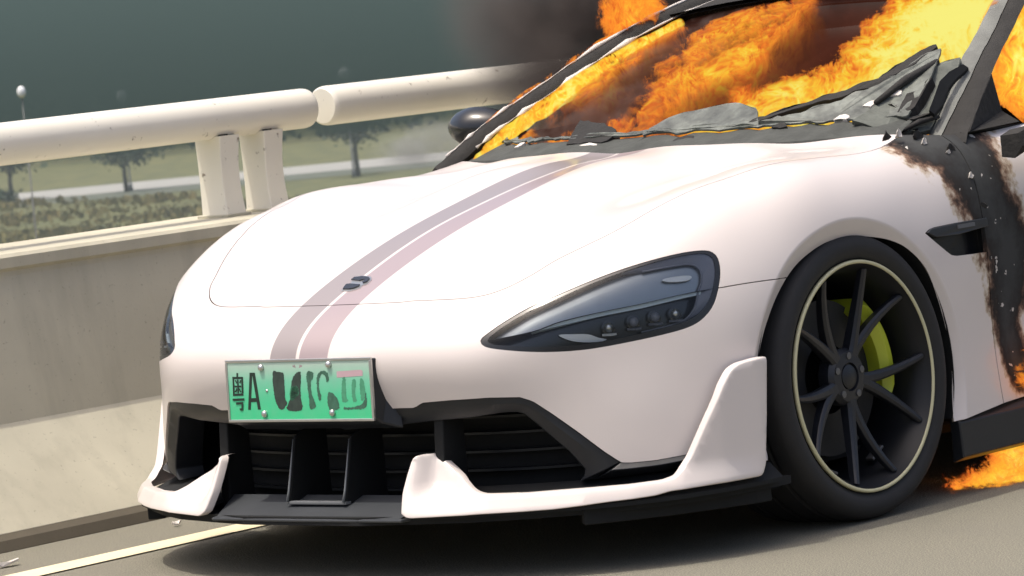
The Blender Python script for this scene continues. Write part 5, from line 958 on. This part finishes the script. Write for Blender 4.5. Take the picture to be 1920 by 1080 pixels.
# ------------------------------------------------------------------ fire (glowing gas: emission with matching absorption)
def flame_material(name, blobs, scale=(9.0, 10.0, 6.5), warp=.07, k=60.0, gain=1.0, smoke=0.0, smoke_cols=None, step=.10, cut=.46, seed=0.0, h0=None, heat=1.0, detail=5):
    g = N(name); co = g.coord()
    w0 = g.noise(g.vmath('ADD', co, (seed, 0, 0)), 6.0, 2, .5, out=1)
    p = g.vmath('ADD', co, g.vmath('SCALE', g.vmath('SUBTRACT', w0, (.5, .5, .5)), sc=warp*2.2))
    ps = g.vmath('MULTIPLY', p, scale)
    n1 = g.noise(g.vmath('ADD', ps, (3.1+seed, 1.7, 0)), 1.0, detail, .60, dist=.5)
    n2 = g.noise(g.vmath('ADD', ps, (9.4, 4.2+seed, 7.7)), 1.25, 4, .55, dist=.9)
    ridge = g.math('SUBTRACT', 1.0, g.math('MULTIPLY', g.math('ABSOLUTE', g.math('SUBTRACT', n2, .5)), 6.0), clamp=True)
    n4 = g.noise(g.vmath('ADD', ps, (5.5, 1.3, 2.9+seed)), 3.0, 2, .5, dist=1.0)
    fila = g.math('SUBTRACT', 1.0, g.math('MULTIPLY', g.math('ABSOLUTE', g.math('SUBTRACT', n4, .5)), 7.0), clamp=True)
    h = h0
    for c, rad, amp in blobs:
        d = g.vmath('LENGTH', g.vmath('MULTIPLY', g.vmath('SUBTRACT', p, tuple(map(float, c))), tuple(1/float(q) for q in rad)), out=1)
        f = g.math('MULTIPLY', g.math('SUBTRACT', 1.0, d, clamp=True), amp)
        h = f if h is None else g.math('MAXIMUM' if amp > 0 else 'ADD', h, f)
    n3 = g.noise(g.vmath('ADD', ps, (2.2, 8.4, 5.1+seed)), .42, 2, .5)
    nn = g.math('ADD', g.math('MULTIPLY', g.math('SUBTRACT', n1, .5), 1.7), g.math('MULTIPLY', g.math('SUBTRACT', n3, .5), 1.5)); rr = g.math('MULTIPLY', g.math('SUBTRACT', ridge, .42), .50)
    t = g.math('ADD', g.math('ADD', h, nn), g.math('ADD', rr, g.math('MULTIPLY', g.math('SUBTRACT', fila, .40), .30)))
    dens = g.math('MULTIPLY', g.smooth(t, cut-.05, cut+.09), g.smooth(h, .02, .14))
    c = g.math('ADD', g.math('MULTIPLY', g.math('SUBTRACT', h, cut-.28), .60*heat), g.math('ADD', g.math('MULTIPLY', nn, .46), g.math('ADD', g.math('MULTIPLY', rr, .8), g.math('MULTIPLY', g.math('SUBTRACT', fila, .40), .36))))
    col = g.ramp(c, [(0, (.16, .022, .006)), (.10, (.42, .055, .014)), (.22, (.80, .13, .020)), (.36, (1.0, .28, .030)), (.50, (1.0, .47, .035)), (.66, (1.0, .70, .045)), (.90, (1.0, .92, .22))])
    ab = g.node('ShaderNodeVolumeAbsorption', i_Color=(0, 0, 0)); g.set(ab, 'Density', g.math('ADD', g.math('MULTIPLY', dens, k), smoke))
    em = g.node('ShaderNodeEmission', i_Color=col); g.set(em, 'Strength', g.math('MULTIPLY', dens, k*gain*.80))
    last = g.node('ShaderNodeAddShader'); g.l.new(ab.outputs[0], last.inputs[0]); g.l.new(em.outputs[0], last.inputs[1])
    if smoke:                                    # sooty gas between the tongues; weak emission stands in for light on it
        sy = g.node('ShaderNodeSeparateXYZ'); g.set(sy, 0, co)
        sc = g.mix(g.smooth(sy.outputs[1], -.35, .12), *smoke_cols); sc = g.mix(g.smooth(n1, .38, .62), tuple(q*.55 for q in smoke_cols[1]), sc)
        em2 = g.node('ShaderNodeEmission', i_Strength=smoke); g.set(em2, 'Color', sc)
        a2 = g.node('ShaderNodeAddShader'); g.l.new(last.outputs[0], a2.inputs[0]); g.l.new(em2.outputs[0], a2.inputs[1]); last = a2
    g.l.new(last.outputs[0], g.out.inputs['Volume']); g.m.cycles.volume_step_rate = step; return g.m
def slab(us, vs, thick, lift=.0):       # closed body following the windscreen opening
    nu, nv = len(us), len(vs); nrm = np.array([.38, 0, .92]); V = []; Fc = []
    for s_, off in ((0, lift), (1, lift-thick)):
        for u in us:
            for v in vs:
                V.append(screen(u, v)+nrm*off)
    b = nu*nv; idx = lambda i, j, s_: s_*b+i*nv+j
    for i in range(nu-1):
        for j in range(nv-1):
            Fc.append((idx(i,j,0), idx(i+1,j,0), idx(i+1,j+1,0), idx(i,j+1,0))); Fc.append((idx(i,j,1), idx(i,j+1,1), idx(i+1,j+1,1), idx(i+1,j,1)))
    bd = [(i, 0) for i in range(nu)]+[(nu-1, j) for j in range(1, nv)]+[(i, nv-1) for i in range(nu-2, -1, -1)]+[(0, j) for j in range(nv-2, 0, -1)]
    for q in range(len(bd)):
        a, c = bd[q], bd[(q+1) % len(bd)]; Fc.append((idx(*a,0), idx(*a,1), idx(*c,1), idx(*c,0)))
    m = MB(); m.v = [tuple(p) for p in V]; m.f = Fc; return m
S = lambda u, v, d=-.06: screen(u, v)+np.array([.38, 0, .92])*d
SM = ((.125, .078, .066), (.070, .020, .012))  # lit-smoke tones put into the emission, greyer towards the far side
cab = [(S(.48,.17), (.36,.44,.21), 1.5), (S(.16,.09), (.20,.22,.13), 1.0), (S(.86,.80), (.62,.36,.52), 2.1), (S(.76,.36), (.32,.26,.28), 1.6), (S(-.08,.46), (.40,.25,.36), .70), (S(-.25,.70), (.40,.22,.28), .66),
       (S(-.72,.05), (.22,.26,.10), .70), (S(-.3,.03), (.24,.42,.10), .66), (S(-.78,.50), (.5,.12,.3), .58), (S(.24,.62,-.08), (.32,.16,.36), -1.9), (S(-.52,.25,-.08), (.24,.20,.13), -.85), (S(.10,.24,-.06), (.18,.11,.18), -.7)]
o = slab(np.linspace(-.93, .93, 22), np.linspace(.015, 1.0, 14), .20, -.022).build('cabin_fire', flame_material('cabin_flames', cab, heat=1.12, scale=(12, 13, 8.5), warp=.075, k=60.0, smoke=9.0, smoke_cols=SM, step=.08, cut=.47))
tag(o, 'tall orange and yellow flames filling the windscreen opening of the car', 'fire')
def flame_tube(name, path, rad, mat, label, seed=1):
    r = np.random.default_rng(seed); q = catmull(np.array(path), 6); R = np.interp(np.linspace(0, 1, len(q)), np.linspace(0, 1, len(rad)), rad)
    o = MB().tube([tuple(p) for p in q], [float(x*(.8+.4*r.random())) for x in R], 12).build(name, mat, None, True); return tag(o, label, 'fire')
inner = [(x+.02, -(y-.075), z-.012) for x, y, z in PIL[1:6]]
flame_tube('pillar_fire', inner, [.010,.020,.024,.028,.020,.012], flame_material('pillar_flames', [], scale=(12, 12, 10), k=90, h0=.60, cut=.46, heat=1.7, step=.3, seed=2.0), 'thin bright yellow flame running up the inner edge of the far windscreen pillar')
outer_l = [(x-.01, -(y+.030), z+.012) for x, y, z in PIL[2:8]]
flame_tube('pillar_fire', outer_l, [.012,.022,.024,.016,.018,.014], flame_material('pillar_licks', [], scale=(17, 17, 15), k=80, h0=.42, cut=.52, heat=1.0, step=.3, seed=5.0), 'broken orange licks along the outer edge of the far windscreen pillar', 2)
def flame_blob(name, c, rad, mat, label, seed): return tag(blob_mesh(name, [(c, rad)], mat, 3, seed, .1), label, 'fire')
c = (-1.20,-.68,1.285); flame_blob('roof_fire', c, (.17,.11,.105), flame_material('roof_flames', [(c, (.15,.095,.09), 1.25)], scale=(16, 16, 12), k=70, cut=.45, seed=7.0, step=.3), 'orange flames curling over the far roof edge above the pillar', 3)
c = (-1.31,.66,1.08); flame_blob('window_fire', c, (.25,.05,.19), flame_material('window_flames', [(c, (.32,.10,.24), 1.7)], scale=(11, 11, 8), k=80, seed=9.0, heat=1.25, step=.3), 'bright yellow flames inside the near side window', 4)
c = (-.64,.90,.0); flame_blob('ground_fire', c, (.30,.13,.125), flame_material('ground_flames', [((-.64,.90,.0), (.28,.12,.085), 1.0), ((-.70,.90,.04), (.10,.07,.075), 1.2)], scale=(13, 13, 12), detail=3, k=60, cut=.56, seed=11.0, heat=1.7, warp=.05, step=.3), 'low flames burning on the asphalt under the sill behind the wheel', 5)
c = (-.72,.985,.27); flame_blob('sill_fire', c, (.11,.06,.12), flame_material('sill_flames', [(c, (.10,.05,.10), 1.3)], scale=(14, 14, 10), k=80, seed=13.0, step=.4), 'small orange flame licking the bottom of the scorched door', 6)
